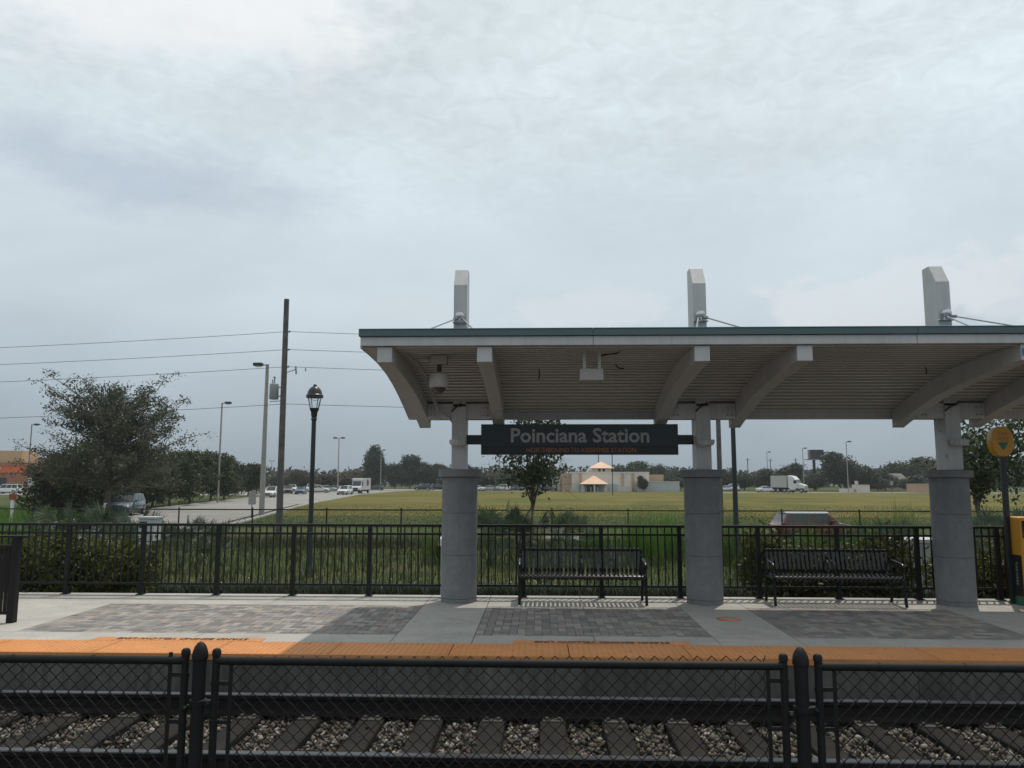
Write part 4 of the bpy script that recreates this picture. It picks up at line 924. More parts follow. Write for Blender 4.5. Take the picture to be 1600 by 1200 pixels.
SH = [(-9.4, 'leftmost yellow green shrub behind the ramp railing'), (-8.75, 'yellow green shrub just right of the ramp railing post'), (-8.1, 'yellow green shrub behind the far left railing pickets'), (-7.5, 'yellow green shrub left of the corner railing posts'), (-6.9, 'yellow green shrub between the two close railing posts'),
      (3.7, 'yellow green shrub behind the left end of the second bench'), (4.35, 'yellow green shrub behind the middle of the second bench'), (5.05, 'yellow green shrub behind the right half of the second bench'), (5.7, 'yellow green shrub at the right end of the second bench'), (6.9, 'yellow green shrub between third column and ticket machine'), (7.6, 'yellow green shrub behind the ticket machine')]
for i, (x, lb) in enumerate(SH):
    o = link_mesh('croton_shrub', shr_v[i % 3], M['croton'], None, (x, 13.25 + .12 * (i % 2), -.19)); o.scale = (1, 1, .95 + .12 * (i % 3)); o.rotation_euler.z = i; tag(o, lb, 'shrub', 'yellow green shrubs behind the railing')

# ------------------------------------------------------------------ far chain link fence, poles, lamps, wires
r = empty('far_chain_link_fence', (0, 32, -1), label='far black chain link fence crossing behind the grass clumps', cat='fence')
pm = MB(); pm.lathe([(.03, 0), (.03, 1.63), (.04, 1.635), (.03, 1.66), (.003, 1.68)], n=8); pme = pm.mesh('post', 40)
for k in range(-9, 14): link_mesh('post', pme, M['vinyl'], r, (-5.6 + 3.05 * k, 0, 0))
b = MB(); b.tube([(-34, 0, 1.59), (36, 0, 1.59)], .026, 8); b.build('top_rail', M['vinyl'], r, smooth=40)
V, Fq = zigzag(-33, 35, 0.03, .05, 1.58, .09, .0024, sides=3); o = link_mesh('chain_mesh', np_mesh('chain_mesh', V, Fq), M['vinyl'], r); o['kind'] = 'stuff'

up = empty('utility_pole', (-12.28, 37, -1), label='tall weathered wooden utility pole with transformer and power lines', cat='utility pole')
b = MB(); b.tube([(.05, 0, -.5), (.02, 0, 4), (0, 0, 11.52)], [.165, .15, .125], 12); b.build('pole', M['wood'], up, smooth=40)
b = MB(); b.lathe([(.19, 6.62), (.215, 6.66), (.215, 7.32), (.19, 7.36), (.05, 7.40)], (-.44, -.02, 0), 20); b.build('transformer', M['greymetal'], up, smooth=40)
b = MB(); b.tube([(-.44, -.02, 7.40), (-.44, -.02, 7.72)], [.04, .03], 8); b.ball((-.44, -.02, 7.68), .06); b.tube([(-.54, .0, 7.40), (-.54, 0, 7.58)], .025, 6); b.build('bushing', M['greymetal'], up, smooth=40)
b = MB(); b.box(-.30, 0, -.03, .03, 6.75, 6.80); b.box(-.30, 0, -.03, .03, 7.18, 7.23); b.tube([(-.62, 0, 6.52), (0, 0, 6.55)], .02, 6); b.build('bracket', M['greymetal'], up)
for z in (9.88, 9.0, 8.16):
    b = MB(); b.tube([(.12, 0, z), (.22, 0, z + .02)], .02, 6); b.ball((.21, 0, z + .05), .05); b.build('insulator', M['greymetal'], up, smooth=40)
b = MB(); b.tube([(.13, 0, 7.92), (.55, 0, 8.06)], .022, 6); b.tube([(.56, 0, 8.22), (.60, 0, 7.84)], .04, 8); b.tube([(1.05, -.02, 8.12), (1.06, -.02, 7.98)], .03, 6); b.build('cutout', M['greymetal'], up, smooth=40)
def wire(z0, zl, zr, label):
    b = MB()
    for x1, z1 in ((-60, zl), (60, zr)):
        n = 24; pts = []
        for i in range(n + 1):
            f = i / n; pts.append((-12.15 + (x1 + 12.15) * f, 37 + (4 if x1 < 0 else 2) * 0, z0 + (z1 - z0) * f - .9 * 4 * f * (1 - f) * .5))
        b.tube(pts, .011, 5)
    tag(b.build('power_line', M['cable']), label, 'power line', 'power lines on the wooden utility pole')
wire(8.92, 7.75, 7.75, 'topmost power line on the wooden utility pole'); wire(8.04, 7.0, 7.0, 'second power line from the top of the wooden pole'); wire(7.2, 6.1, 6.1, 'third power line from the top of the wooden pole'); wire(5.4, 4.4, 4.9, 'lowest power line crossing behind the black lantern')

def cobra(name, x, y, h, r0, r1, m, label, arms, head_m, hs=1.0, group='parking and street light poles'):
    r = empty(name, (x, y, GZ), 0, label, 'light pole', group)
    b = MB(); b.tube([(0, 0, -.3), (0, 0, h)], [r0, r1], 10); b.build('pole', m, r, smooth=40)
    for a in arms:
        b = MB(); b.tube([(0, 0, h - .08), (a * .35 * hs, 0, h - .02)], .035 * hs, 6); b.build('arm', head_m, r, smooth=40)
        b = MB(); x0, x1 = a * .30 * hs, a * .88 * hs
        b.box(min(x0, x1), max(x0, x1), -.17 * hs, .17 * hs, h - .10 * hs, h + .10 * hs); hd = b.build('lamp_head', head_m, r, bevel=.04 * hs)
        b = MB(); xm = (x0 + x1) / 2; b.box(xm - .16 * hs, xm + .16 * hs, -.12 * hs, .12 * hs, h - .16 * hs, h - .102 * hs); b.build('lens', M['lensgrey'], hd)
    return r
cobra('street_light', -21.24, 60, 11.75, .22, .12, M['conpole'], 'tall pale concrete street light just left of the wooden utility pole', [-1], M['blacklamp'], 1.25)
LP = [(-39.1, 95, 12.2, [1], 'single arm light pole among the roadside oaks'), (-80.1, 121, 11.4, [1], 'single arm light pole left of the large oak, by the orange store'), (-41.4, 161, 11.4, [-1, 1], 'nearest twin arm light pole between the lantern and the box truck'),
      (-45.9, 227, 11.4, [-1, 1], 'twin arm light pole in front of the tall rounded tree'), (-51.7, 300, 11.3, [-1, 1], 'twin arm light pole rising from the middle of the wood'), (-55.1, 380, 11.3, [-1, 1], 'farthest twin arm light pole left of the first column'), (-121.8, 355, 11.3, [-1, 1], 'faint twin arm light pole left of the wooden utility pole'),
      (69.2, 242, 11.4, [1], 'single arm light pole behind the rear of the semi truck'), (70.4, 213, 11.4, [1], 'single arm light pole just left of the billboard'), (71.2, 185, 11.8, [1], 'tall pale single arm light pole in front of the great domed oak')]
for x, y, h, arms, lb in LP: cobra('light_pole', x, y, h, .13, .09, M['conpole'], lb, arms, M['blacklamp'], 1.35 if len(arms) == 2 else 1.3)
for x, y, h, lb in ((93.4, 357, 12.7, 'thin far utility pole right of the dark lamp pole'), (114.7, 357, 12.7, 'thin far utility pole left of the billboard'), (103.5, 357, 12.5, 'thin far utility pole above the semi trailer'), (-15.3, 300, 15, 'thin far pole above the bare tree'), (22.4, 300, 13.5, 'thin far pole left of the tower roof')):
    r = empty('far_utility_pole', (x, y, GZ), 0, lb, 'utility pole', 'far utility poles'); b = MB(); b.tube([(0, 0, 0), (0, 0, h)], .2, 6); b.build('pole', M['wood'], r)
    b = MB(); b.box(-1.1, 1.1, -.08, .08, h - .9, h - .72); b.build('cross_arm', M['wood'], r)
r = empty('grey_pole', (8.38, 37, GZ), 0, 'grey wooden pole close to the right side of the second column', 'utility pole'); b = MB(); b.tube([(0, 0, -.3), (0, 0, 8.8)], [.12, .1], 10); b.build('pole', M['wood'], r, smooth=40)
r = empty('field_pole', (6.9 + 6.9, 150, GZ), 0, 'thin dark pole standing in the field before the cream building', 'pole'); b = MB(); b.tube([(0, 0, -.2), (0, 0, 11)], .09, 6); b.build('pole', M['blacklamp'], r)
def lantern(x, y, label):
    r = empty('lantern_post', (x, y, -1.19), 0, label, 'lamp post', 'black lantern posts beyond the railing')
    b = MB(); b.lathe([(.13, -.2), (.13, .35), (.10, .45), (.078, .55), (.068, 3.2), (.066, 4.72), (.085, 4.75), (.085, 4.80), (.07, 4.83)], n=16); b.build('pole', M['blacklamp'], r, smooth=30)
    b = MB(); b.lathe([(.075, 4.83), (.09, 4.88), (.095, 4.98), (.135, 5.06), (.14, 5.10)], n=16); b.build('collar', M['blacklamp'], r, smooth=30)
    b = MB(); b.lathe([(.115, 5.11), (.14, 5.22), (.185, 5.40)], n=18, caps=False); b.build('globe', M['clear'], r, smooth=60)
    for k in range(4):
        q = pi / 4 + k * pi / 2; b = MB(); b.tube([(.135 * cos(q), .135 * sin(q), 5.08), (.215 * cos(q), .215 * sin(q), 5.43)], .013, 6); b.build('cage_bar', M['blacklamp'], r)
    b = MB(); b.lathe([(.205, 5.405), (.25, 5.41), (.25, 5.49), (.222, 5.515), (.212, 5.56), (.19, 5.63), (.15, 5.69), (.10, 5.735), (.05, 5.758)], n=24); b.build('hood', M['blacklamp'], r, smooth=35)
    b = MB(); b.lathe([(.05, 5.756), (.06, 5.775), (.05, 5.80), (.03, 5.815), (.002, 5.825)], n=14); b.build('finial', M['blacklamp'], r, smooth=35)
lantern(-6.68, 23.0, 'black lantern post with glass globe standing right of the utility pole'); lantern(5.63, 23.0, 'black lantern post rising behind the canopy right of the second column')

# cabinets, small signs
M['cabinet'] = mat('cabinet_white', (.40, .41, .41), .6, var=.06)
r = empty('utility_cabinet', (-9.95, 20, GZ), 0, 'small white utility cabinet with vent slots behind the left railing', 'utility cabinet')
b = MB(); b.box(-.20, .20, -.2, .2, 1.25, 1.80); b.build('body', M['cabinet'], r, bevel=.01)
b = MB(); b.box(-.19, .19, -.19, .19, 0, 1.249); b.build('pedestal', M['darkplastic'], r)
b = MB(); b.box(-.22, .22, -.22, .22, 1.802, 1.86); b.build('lid', M['cabinet'], r, bevel=.01)
b = MB(); b.box(-.18, .02, -.203, -.2, 1.58, 1.74); b.build('dark_panel', M['darkplastic'], r)
for i in range(2):
    for j in range(2):
        b = MB(); b.box(-.165 + .18 * i, -.015 + .18 * i, -.198, -.1905, 1.12 - .16 * j, 1.23 - .16 * j); b.build('vent', M['cabinet'], r)
r = empty('transformer_box', (7.2, 15.6, -.5), 0, 'pale green white utility box behind the right end of the second bench', 'utility box')
b = MB(); b.box(-.42, .42, -.3, .3, 0, 1.12); b.build('body', mat('pale_cabinet', (.36, .38, .365), .6), r, bevel=.012)
b = MB(); b.box(-.44, .44, -.32, .32, 1.122, 1.20); b.build('lid', M['cabinet'], r, bevel=.012)
b = MB(); b.box(-.004, .004, -.304, -.3005, .05, 1.08); b.build('door_seam', M['darkplastic'], r)
r = empty('white_hood_vent', (-1.62, 14.2, -.34), 0, 'white domed vent peeking out left of the first column', 'vent')
b = MB(); b.lathe([(.14, -.1), (.14, .95), (.19, .98), (.18, 1.1), (.10, 1.17), (.003, 1.19)], n=18); b.build('body', M['lensgrey'], r, smooth=35)
r = empty('small_sign', (-21.1, 57.5, GZ), .5, 'back of a small grey sign on a post at the road edge', 'sign')
b = MB(); b.tube([(0, 0, -.2), (0, 0, 1.5)], .04, 6); b.build('post', M['wood'], r)
b = MB(); b.box(-.26, .26, -.06, -.045, .98, 1.95); b.build('panel', mat('grey_sign_back', (.30, .29, .28), .7), r)
r = empty('red_topped_post', (-27.2, 40, GZ), 0, 'white post with a red top box on the lawn at the far left', 'post')
b = MB(); b.box(-.06, .06, -.06, .06, 0, 1.75); b.build('post', M['lensgrey'], r); b = MB(); b.box(-.13, .13, -.12, .12, 1.752, 2.05); b.build('box', mat('dull_red', (.22, .05, .03), .6), r, bevel=.02)
r = empty('far_sign_post', (81.5, 186, GZ), 0, 'thin roadside sign post at the far edge of the field', 'sign'); b = MB(); b.tube([(0, 0, 0), (0, 0, 2.2)], .06, 6); b.build('post', M['wood'], r); b = MB(); b.box(-.35, .35, -.1, -.065, 1.7, 2.7); b.build('panel', M['greymetal'], r)

# ------------------------------------------------------------------ buildings
tan = mat('tan_stucco', (.42, .30, .20), .9, var=.06, scale=.4); cream = mat('cream_stucco', (.56, .53, .47), .9, var=.06, scale=.4); bluegrey = mat('bluegrey_stucco', (.42, .45, .46), .9, var=.05, scale=.4)
peach = mat('peach_roof', (.68, .45, .32), .75, var=.06, scale=.5); trim = mat('pale_trim', (.55, .55, .53), .8); dglass = mat('dark_window', (.03, .035, .04), .15)
bd = empty('cream_building', (18, 200, GZ), 0, 'low cream building with a square tower and two peach pyramid roofs beyond the field', 'building')
def bbox(n, m, x0, x1, y0, y1, z0, z1, par=bd): b = MB(); b.box(x0, x1, y0, y1, z0, z1); return b.build(n, m, par, world=True)
w1 = bbox('main_wall', cream, 8.0, 27.2, 197, 215, -1.2, 3.55); bbox('parapet', trim, 7.9, 27.3, 196.9, 215.1, 3.56, 3.85)
bbox('end_wall', tan, 5.6, 7.98, 198, 214, -1.2, 3.4); bbox('right_wall', tan, 27.32, 31.0, 198.5, 214, -1.2, 3.2)
bbox('low_wing', bluegrey, 24.0, 34.2, 194.5, 196.8, -1.2, 1.35); bbox('low_wing_cap', trim, 23.9, 34.3, 194.4, 196.85, 1.36, 1.5)
bbox('tower', cream, 13.2, 17.9, 198, 203, 3.86, 4.75)
def pyr(n, cx, cy, hw, hd, z0, z1):
    b = MB(); b.add([(cx - hw, cy - hd, z0), (cx + hw, cy - hd, z0), (cx + hw, cy + hd, z0), (cx - hw, cy + hd, z0), (cx, cy, z1)], [(0, 1, 4), (1, 2, 4), (2, 3, 4), (3, 0, 4), (3, 2, 1, 0)]); return b.build(n, peach, bd, world=True)
pyr('pyramid_roof', 15.55, 200.5, 3.2, 3.2, 4.76, 6.5); pyr('porch_roof', 13.2, 192.6, 3.3, 3.0, .86, 2.9)
for x in (10.3, 13.2, 16.0): bbox('porch_pillar', trim, x - .2, x + .2, 190.1, 190.5, -1.2, .85)
bbox('porch_wall', bluegrey, 9.6, 19.2, 194.8, 196.8, -1.2, .85); bbox('white_wall', trim, 19.3, 22.6, 194.6, 196.8, -1.2, .2)
for x in (10.2, 20.6, 23.2): bbox('pilaster', tan, x - .35, x + .35, 196.85, 196.99, -1.2, 3.5)
for x in (15.0, 16.1): bbox('tower_window', dglass, x - .3, x + .3, 197.93, 197.99, 3.95, 4.6)
for k in range(9): bbox('fence_post', trim, 5.8 + 1.6 * k, 5.92 + 1.6 * k, 189.2, 189.32, -1.2, .15)
bbox('entrance_opening', dglass, 11.6, 14.4, 194.72, 194.79, -1.1, .7)
cp = empty('open_shelter', (3, 203, GZ), 0, 'flat roofed open carport at the left end of the cream building', 'shelter')
b = MB(); b.box(.2, 5.4, 200, 206, 2.2, 2.5); b.build('roof', trim, cp, world=True)
for x in (.4, 1.9, 3.4, 5.0): b = MB(); b.box(x - .08, x + .08, 200.2, 200.36, -1.1, 2.19); b.build('post', trim, cp, world=True)
st = empty('orange_store', (-135, 195, GZ), 0, 'big orange and tan store with wide dark entrance at the far left', 'store')
ora = mat('store_orange', (.62, .13, .035), .8, var=.06, scale=.3); orb = mat('store_brick', (.32, .13, .07), .9, var=.1, scale=.4); wht = mat('store_offwhite', (.50, .47, .43), .9, var=.04, scale=.3); tan2 = mat('store_tan', (.46, .33, .19), .9, var=.05, scale=.3)
bbox('rear_wall', wht, -175, -100, 198, 240, -1.2, 7.4, st); bbox('tan_tower', tan2, -150, -129.0, 192, 198.5, 4.0, 8.9, st)
bbox('front_wall', orb, -168, -112, 190.5, 197.9, -1.2, 3.4, st); bbox('orange_band', ora, -168.2, -111.8, 190.2, 197.95, 3.42, 5.0, st); bbox('brown_coping', orb, -140, -111, 190, 197.97, 5.02, 5.9, st)
bbox('entrance', dglass, -138, -131.5, 190.3, 190.48, -1.0, 2.2, st); bbox('pale_door', wht, -126.3, -122.2, 190.3, 190.48, -.6, 2.1, st); bbox('fascia_sign', wht, -134.6, -132.8, 190.05, 190.18, 4.3, 4.8, st)
k1 = empty('tan_kiosk', (75, 188, GZ), 0, 'small tan block kiosk with a white vent beside the far street', 'kiosk'); bbox('wall', cream, 74.0, 76.9, 187, 190, -1.2, .75, k1); bbox('roof', tan, 73.9, 77.0, 186.9, 190.1, .76, .86, k1); bbox('vent', trim, 73.7, 74.3, 187, 187.6, .87, 1.7, k1); bbox('low_wall', cream, 70.6, 73.8, 188, 189, -1.2, -.1, k1)
k2 = empty('tan_wall_building', (89.5, 187, GZ), 0, 'flat tan block wall partly hidden by the third column', 'building'); bbox('wall', tan, 86.7, 93, 185.5, 190, -1.2, .9, k2); bbox('coping', tan2, 86.6, 93.1, 185.4, 190.1, .91, 1.05, k2)
hs = empty('distant_house', (103, 236, GZ), 0, 'grey roofed house among the trees left of the third column', 'house')
bbox('wall', tan, 99.5, 106, 233, 240, -1.2, 2.0, hs); b = MB(); b.prism([(232, 2.01), (241, 2.01), (236.5, 3.9)], 98.9, 106.6); b.build('roof', mat('grey_roof', (.12, .112, .105), .9), hs, world=True)
bb_ = empty('billboard', (77.9, 225, GZ), 0, 'dark billboard on a single pole above the trees, seen from behind', 'billboard')
b = MB(); b.tube([(77.5, 225.3, -1.2), (77.5, 225.3, 7.6)], .4, 10); b.build('pole', M['blacklamp'], bb_, world=True, smooth=40)
b = MB(); b.box(76.3, 80.1, 224.6, 224.85, 7.75, 10.4); b.build('panel', mat('billboard_back', (.03, .036, .05), .8), bb_, world=True)
b = MB(); b.box(75.7, 76.27, 224.62, 224.9, 7.6, 10.35); b.build('side_panel', mat('billboard_side', (.30, .22, .24), .7), bb_, world=True)
b = MB(); b.box(74.6, 79.6, 224.0, 224.55, 7.5, 7.68); b.build('catwalk', M['blacklamp'], bb_, world=True)

# ------------------------------------------------------------------ vehicles
def paint(n, c): return mat(n, c, .22, var=.03, spec=.5, coat=.6)
PT = {'white': paint('white_paint', (.66, .67, .68)), 'blue': paint('slate_blue_paint', (.05, .065, .10)), 'red': paint('red_paint', (.13, .012, .016)), 'silver': paint('silver_paint', (.34, .35, .36)), 'black': paint('black_car_paint', (.015, .015, .018)), 'sky': paint('pale_blue_paint', (.14, .20, .34)), 'grey': paint('grey_car_paint', (.11, .115, .12)), 'cream': paint('cream_paint', (.55, .52, .47))}
cglass = mat('car_glass', (.02, .025, .028), .06, spec=.7); tyre_m = mat('tyre', (.012, .012, .012), .9); rim_m = mat('alloy_rim', (.40, .41, .42), .35, metal=.8); lampm = mat('headlamp', (.75, .76, .78), .12); tail_m = mat('tail_lamp', (.28, .01, .012), .25); trim_b = mat('black_trim', (.015, .015, .016), .6); plate_m = mat('number_plate', (.6, .6, .58), .5)
SHAPE = {  # L, W, H, belt, hood, cabin base rear/front, roof rear/front, wheel radius
 'suv': (4.6, 1.86, 1.70, 1.05, .98, -2.16, 1.05, -1.86, .30, .35), 'sedan': (4.75, 1.82, 1.45, .93, .86, -1.70, 1.10, -1.02, .22, .32),
 'hatch': (3.72, 1.70, 1.41, .92, .88, -1.70, .82, -1.40, .36, .31), 'van': (5.0, 1.95, 1.85, 1.05, .95, -2.4, 1.45, -2.25, .75, .34)}
def loft(b, rings):
    n = len(rings[0]); vs = [p for r_ in rings for p in r_]
    fs = [(i * n + k, i * n + (k + 1) % n, (i + 1) * n + (k + 1) % n, (i + 1) * n + k) for i in range(len(rings) - 1) for k in range(n)]
    b.add(vs, fs + [tuple(range(n))[::-1], tuple(range((len(rings) - 1) * n, len(rings) * n))])
def car(kind, pnt, loc, heading, label, roof=None, group='vehicles on the road and in the car parks'):
    L, Wd, H, belt, hood, cr, cf, rr_, rf, wr = SHAPE[kind]
    r = empty({'suv': 'suv_car', 'sedan': 'sedan_car', 'hatch': 'hatchback_car', 'van': 'passenger_van'}[kind], loc, heading, label, 'car', group)
    hw = Wd / 2; hl = L / 2
    def ring(x, zb, zt, w): return [(x, s_ * w * f, z) for s_, seq in ((1, ((.80, zb), (.96, zb + .12), (1.0, zb + .35), (.985, zt - .16), (.92, zt - .03), (.80, zt))), (-1, ((.80, zt), (.92, zt - .03), (.985, zt - .16), (1.0, zb + .35), (.96, zb + .12), (.80, zb)))) for f, z in seq]
    rear_top = belt if kind != 'sedan' else belt + .03
    b = MB(); loft(b, [ring(-hl, .42, rear_top - .16, hw * .86), ring(-hl + .10, .30, rear_top - .04, hw * .95), ring(-hl + .45, .24, rear_top, hw), ring(cr + .5, .22, belt, hw), ring(cf - .4, .22, belt, hw), ring(cf + .12, .22, hood + .04, hw), ring(hl - .45, .24, hood - .06, hw * .97), ring(hl - .12, .30, hood - .16, hw * .90), ring(hl, .40, hood - .28, hw * .78)])
    b.build('body', pnt, r, smooth=50)
    wb, wt_ = hw * .93, hw * .76; zr = H - .06
    b = MB(); base_ = [(cr, -wb, belt - .03), (cf, -wb, belt - .03), (cf, wb, belt - .03), (cr, wb, belt - .03)]; top_ = [(rr_, -wt_, zr), (rf, -wt_, zr), (rf, wt_, zr), (rr_, wt_, zr)]
    b.add(base_ + top_, [(0, 1, 5, 4), (1, 2, 6, 5), (2, 3, 7, 6), (3, 0, 4, 7), (4, 5, 6, 7)]); b.build('cabin', pnt, r)
    b = MB(); loft(b, [[(x, s_ * wt_ * f, z) for s_, f, z in ((1, fw, zr - .01), (1, fw * .97, zr + .035), (1, fw * .6, zr + .06), (-1, fw * .6, zr + .06), (-1, fw * .97, zr + .035), (-1, fw, zr - .01))] for x, fw in ((rr_ - .07, .9), (rr_ + .1, 1.02), (rf - .15, 1.02), (rf + .07, .9))]); b.build('roof', roof or pnt, r, smooth=50)
    def pane(n, A, B, C2, D2, m0=.06, m1=.06, f0=.06, f1=.06):
        A, B, C2, D2 = map(Vector, (A, B, C2, D2)); pt = lambda u, v: (A * (1 - u) + B * u) * (1 - v) + (D2 * (1 - u) + C2 * u) * v
        nr = (B - A).cross(D2 - A).normalized() * .012
        q = [pt(f0, m0), pt(1 - f1, m0), pt(1 - f1, 1 - m1), pt(f0, 1 - m1)]; b = MB(); b.add([p + nr for p in q] + [p - nr * .5 for p in q], [(0, 1, 2, 3), (0, 4, 5, 1), (1, 5, 6, 2), (2, 6, 7, 3), (3, 7, 4, 0)]); return b.build(n, cglass, r)
    Bs, T = base_, top_
    pane('windshield', Bs[1], Bs[2], T[2], T[1], .08, .05); pane('rear_window', Bs[3], Bs[0], T[0], T[3], .22, .06)
    mid = lambda P0, P1, f: tuple(P0[i] + (P1[i] - P0[i]) * f for i in range(3))
    for a, c, ta, tc_ in ((Bs[0], Bs[1], T[0], T[1]), (Bs[2], Bs[3], T[2], T[3])):
        for f0, f1 in ((.03, .36), (.37, .66), (.67, .97)) if kind in ('suv', 'van') else ((.05, .50), (.52, .95)):
            pane('side_window', mid(a, c, f0), mid(a, c, f1), mid(ta, tc_, f1), mid(ta, tc_, f0), .12, .07, .03, .03)
    for sx in (hl - .82, -hl + .80):
        for sy in (-1, 1):
            b = MB(); b.tube([(sx, sy * (hw - .20), wr), (sx, sy * (hw + .012), wr)], wr, 20); w_ = b.build('tyre', tyre_m, r, smooth=40)
            b = MB(); b.tube([(sx, sy * (hw + .0), wr), (sx, sy * (hw + .02), wr)], wr * .64, 14); b.build('rim', rim_m, w_, smooth=40)
    for sy in (-1, 1):
        b = MB(); b.box(hl - .30, hl - .02, sy * hw * .66 - .17, sy * hw * .66 + .17, hood - .36, hood - .20); b.build('headlight', lampm, r, bevel=.04)
        b = MB(); b.box(-hl + .01, -hl + .16, sy * hw * .78 - .11, sy * hw * .78 + .11, belt - .30, belt - .08); b.build('tail_light', tail_m, r, bevel=.03)
        b = MB(); b.box(cf - .45, cf - .28, sy * (hw + .02) - .09, sy * (hw + .02) + .09, belt + .0, belt + .14); b.build('mirror', pnt, r, bevel=.03)
    b = MB(); b.box(hl - .10, hl + .012, -hw * .55, hw * .55, .42, hood - .38); b.build('grille', trim_b, r, bevel=.02)
    b = MB(); b.box(-hl - .012, -hl + .08, -.26, .26, .56, .68); b.build('number_plate', plate_m, r)
    b = MB(); b.box(-hl + .02, hl - .05, -hw * .93, hw * .93, .17, .30); b.build('sill', trim_b, r)
    return r
g0 = GZ + .014
car('suv', PT['blue'], (-32.6, 61.5, g0), radians(-78), 'slate blue suv on the road in front of the dense roadside oaks')
car('suv', PT['white'], (-42.6, 125, g0), radians(-92), 'white car driving toward the camera, left of the wooden utility pole')
car('suv', PT['white'], (-36.4, 147, g0), radians(-93), 'white car just ahead of the white box truck')
car('hatch', PT['red'], (12.35, 36.2, -.99), radians(2), 'dark red hatchback with white roof half hidden behind the railing', roof=PT['white'])
CARS = [('sedan', 'white', -53.6, 165, -60, 'white parked sedan right beside the wooden utility pole'), ('suv', 'white', -56.8, 180, -70, 'white parked car in the back row near the wooden pole'), ('sedan', 'sky', -46.3, 152, -80, 'pale blue parked sedan in the front row'), ('suv', 'grey', -50.8, 158, -70, 'dark grey parked car left of the pale blue sedan'), ('van', 'white', -53.9, 185, -80, 'white parked van behind the pale blue sedan'), ('suv', 'cream', -47.2, 168, 10, 'cream parked suv seen from the side right of the black lantern'), ('sedan', 'silver', -51.3, 190, 15, 'silver parked car behind the cream suv'), ('sedan', 'black', -50.4, 195, 0, 'black parked sedan in the back row right of the lantern'), ('sedan', 'white', -45.6, 188, 15, 'white parked sedan left of the white box truck'),
        ('sedan', 'black', -43.2, 206, 185, 'black sedan with pale roof right of the box truck'), ('suv', 'black', -32, 216, 180, 'black car at the far edge of the field left of the first column'), ('suv', 'black', -29, 226, 180, 'dark car close beside the first column'), ('sedan', 'white', -16.2, 203, 160, 'white parked car left of the bare tree'), ('sedan', 'silver', -13.0, 204, 170, 'silver parked car under the bare tree'), ('suv', 'white', -9.8, 205, 150, 'white parked suv left of the young oak trunk'), ('sedan', 'grey', -6.3, 206, 170, 'grey parked car behind the young oak trunk'), ('sedan', 'black', 1.9, 198, 178, 'black sedan left of the cream building'),
        ('sedan', 'white', 33.4, 209, 90, 'white parked car left of the second column'), ('sedan', 'silver', 36.0, 211, 90, 'silver parked car partly behind the second column'), ('sedan', 'white', 47.6, 205, 170, 'white car right of the second column'), ('van', 'white', 50.0, 207, 100, 'white van behind the dark lamp pole'), ('sedan', 'white', 53.6, 189, 8, 'small white car behind the semi trailer'),
        ('suv', 'white', -62, 152, 200, 'white car glimpsed through the roadside oaks'), ('sedan', 'silver', -64.5, 160, 195, 'silver car glimpsed behind the roadside oaks'), ('van', 'white', -103, 150, 180, 'white pickup sized van in the store car park'), ('suv', 'grey', -98.5, 152, 190, 'grey car in the store car park left of the large oak'), ('sedan', 'silver', -108, 153, 185, 'silver car in the store car park at the left edge')]
proto = {}
for kind, c, x, y, hd, lb in CARS:
    if (kind, c) not in proto:
        proto[(kind, c)] = car(kind, PT[c], (x, y, g0), radians(hd), lb)
    else:
        o = copy_tree(proto[(kind, c)]); o.location = (x, y, g0); o.rotation_euler.z = radians(hd); o['label'] = lb
def wheel(par, x, y, z, rad, w):
    b = MB(); b.tube([(x, y - w, z), (x, y + w, z)], rad, 18); t_ = b.build('tyre', tyre_m, par, smooth=40)
    b = MB(); b.tube([(x, y - w - .012, z), (x, y + w + .012, z)], rad * .55, 12); b.build('rim', rim_m, t_, smooth=40)
# white box truck coming down the road
r = empty('box_truck', (-37.2, 163, g0), radians(-95), 'white box truck with a dark round emblem on its side', 'truck', 'vehicles on the road and in the car parks')
b = MB(); b.box(-3.6, 1.2, -1.15, 1.15, .75, 3.1); b.build('box', PT['white'], r, bevel=.05)
b = MB(); b.prism([(1.25, .6), (3.1, .6), (3.15, 1.25), (2.5, 1.5), (1.9, 2.5), (1.25, 2.55)], -1.02, 1.02, 'y'); b.build('cab', PT['white'], r, bevel=.06)
b = MB(); b.box(.2, 2.0, -1.1, 1.1, 2.56, 3.08); b.build('overhang', PT['white'], r, bevel=.08)
b = MB(); b.add([(2.53, -.9, 1.56), (2.53, .9, 1.56), (1.97, .85, 2.44), (1.97, -.85, 2.44)], [(0, 1, 2, 3)]); b.build('windshield', cglass, r)
for s_ in (-1, 1):
    b = MB(); b.box(1.4, 2.1, s_ * 1.03 - .012, s_ * 1.03 + .012, 1.55, 2.35); b.build('side_window', cglass, r)
    b = MB(); b.lathe([(.72, -.006), (.72, .006)], n=24); b.v = [(x - 1.4, s_ * 1.16 + z, y + 2.2) for x, y, z in b.v]; b.build('round_emblem', mat('maroon_print', (.10, .025, .03), .6), r)
    b = MB(); b.box(3.0, 3.16, s_ * .75 - .15, s_ * .75 + .15, .95, 1.15); b.build('headlight', lampm, r)
    for x in (-2.3, 2.1): wheel(r, x, s_ * .95, .42, .42, .14)
b = MB(); b.box(3.05, 3.22, -1.0, 1.0, .5, .72); b.build('bumper', trim_b, r); b = MB(); b.box(3.1, 3.17, -.5, .5, .78, 1.2); b.build('grille', trim_b, r)
b = MB(); b.box(-3.5, 3.0, -.5, .5, .4, .74); b.build('chassis', trim_b, r)
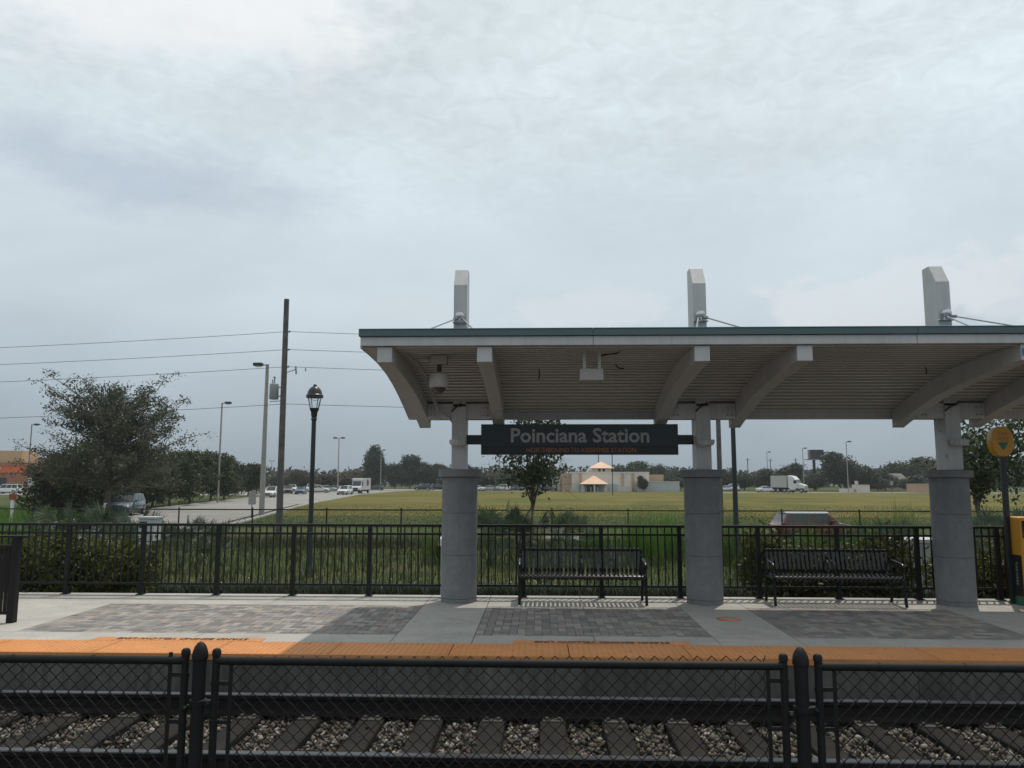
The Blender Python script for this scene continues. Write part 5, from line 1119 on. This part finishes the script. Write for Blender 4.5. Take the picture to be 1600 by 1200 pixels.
# semi truck
r = empty('semi_truck', (57.6, 187.5, g0), radians(-42), 'white semi truck with sleeper cab and plain trailer on the far street', 'truck', 'vehicles on the road and in the car parks')
trl = mat('trailer_white', (.42, .42, .41), .5, var=.05)
b = MB(); b.box(-3.0, .9, -1.25, 1.25, 1.15, 3.85); b.build('trailer', trl, r, bevel=.04)
for k in range(5): b = MB(); x = -2.7 + .8 * k; b.box(x - .03, x + .03, -1.275, -1.252, 1.2, 3.8); b.build('trailer_rib', trl, r)
b = MB(); b.prism([(1.2, .9), (3.5, .9), (3.5, 2.2), (3.05, 3.0), (2.3, 3.75), (1.2, 3.95)], -1.15, 1.15, 'y'); b.build('sleeper_cab', PT['white'], r, bevel=.12)
b = MB(); b.prism([(3.5, .85), (4.95, .85), (5.05, 1.4), (4.85, 1.75), (3.52, 2.12)], -.98, .98, 'y'); b.build('bonnet', PT['white'], r, bevel=.12)
b = MB(); b.add([(3.53, -1.0, 2.24), (3.53, 1.0, 2.24), (3.12, .98, 2.98), (3.12, -.98, 2.98)], [(0, 1, 2, 3)]); b.build('windshield', cglass, r)
for s_ in (-1, 1):
    b = MB(); b.box(2.55, 3.3, s_ * 1.16 - .012, s_ * 1.16 + .012, 2.1, 2.8); b.build('side_window', cglass, r)
    b = MB(); b.box(4.8, 5.0, s_ * .78 - .14, s_ * .78 + .14, 1.2, 1.5); b.build('headlight', lampm, r)
    b = MB(); b.tube([(1.6, s_ * 1.0, .7), (3.0, s_ * 1.0, .7)], .3, 12); b.build('fuel_tank', M['galv'], r, smooth=40)
    for x in (-2.4, -1.3, .3, 1.35, 4.35): wheel(r, x, s_ * 1.02, .5, .5, .16)
b = MB(); b.box(4.95, 5.15, -1.15, 1.15, .45, .85); b.build('bumper', M['galv'], r); b = MB(); b.box(4.98, 5.07, -.55, .55, .9, 1.6); b.build('grille', M['galv'], r)
b = MB(); b.box(-2.9, 4.6, -.45, .45, .7, 1.1); b.build('chassis', trim_b, r)

# ------------------------------------------------------------------ humid air over the field
b = MB(); b.box(-560, 560, -60, 500, -2.3, 24)
hz = b.build('haze', None); hz['kind'] = 'stuff'; hz['label'] = 'thin humid haze over the field and the far trees'
hm = D.materials.new('humid_air'); hm.use_nodes = True; ht = hm.node_tree; ht.nodes.clear()
ho = nn(ht, 'ShaderNodeOutputMaterial'); hv = nn(ht, 'ShaderNodeVolumePrincipled')
hv.inputs['Color'].default_value = (.80, .86, .90, 1); hv.inputs['Density'].default_value = 0.00028; hv.inputs['Anisotropy'].default_value = 0.2
ht.links.new(hv.outputs[0], ho.inputs['Volume']); hz.data.materials.append(hm)
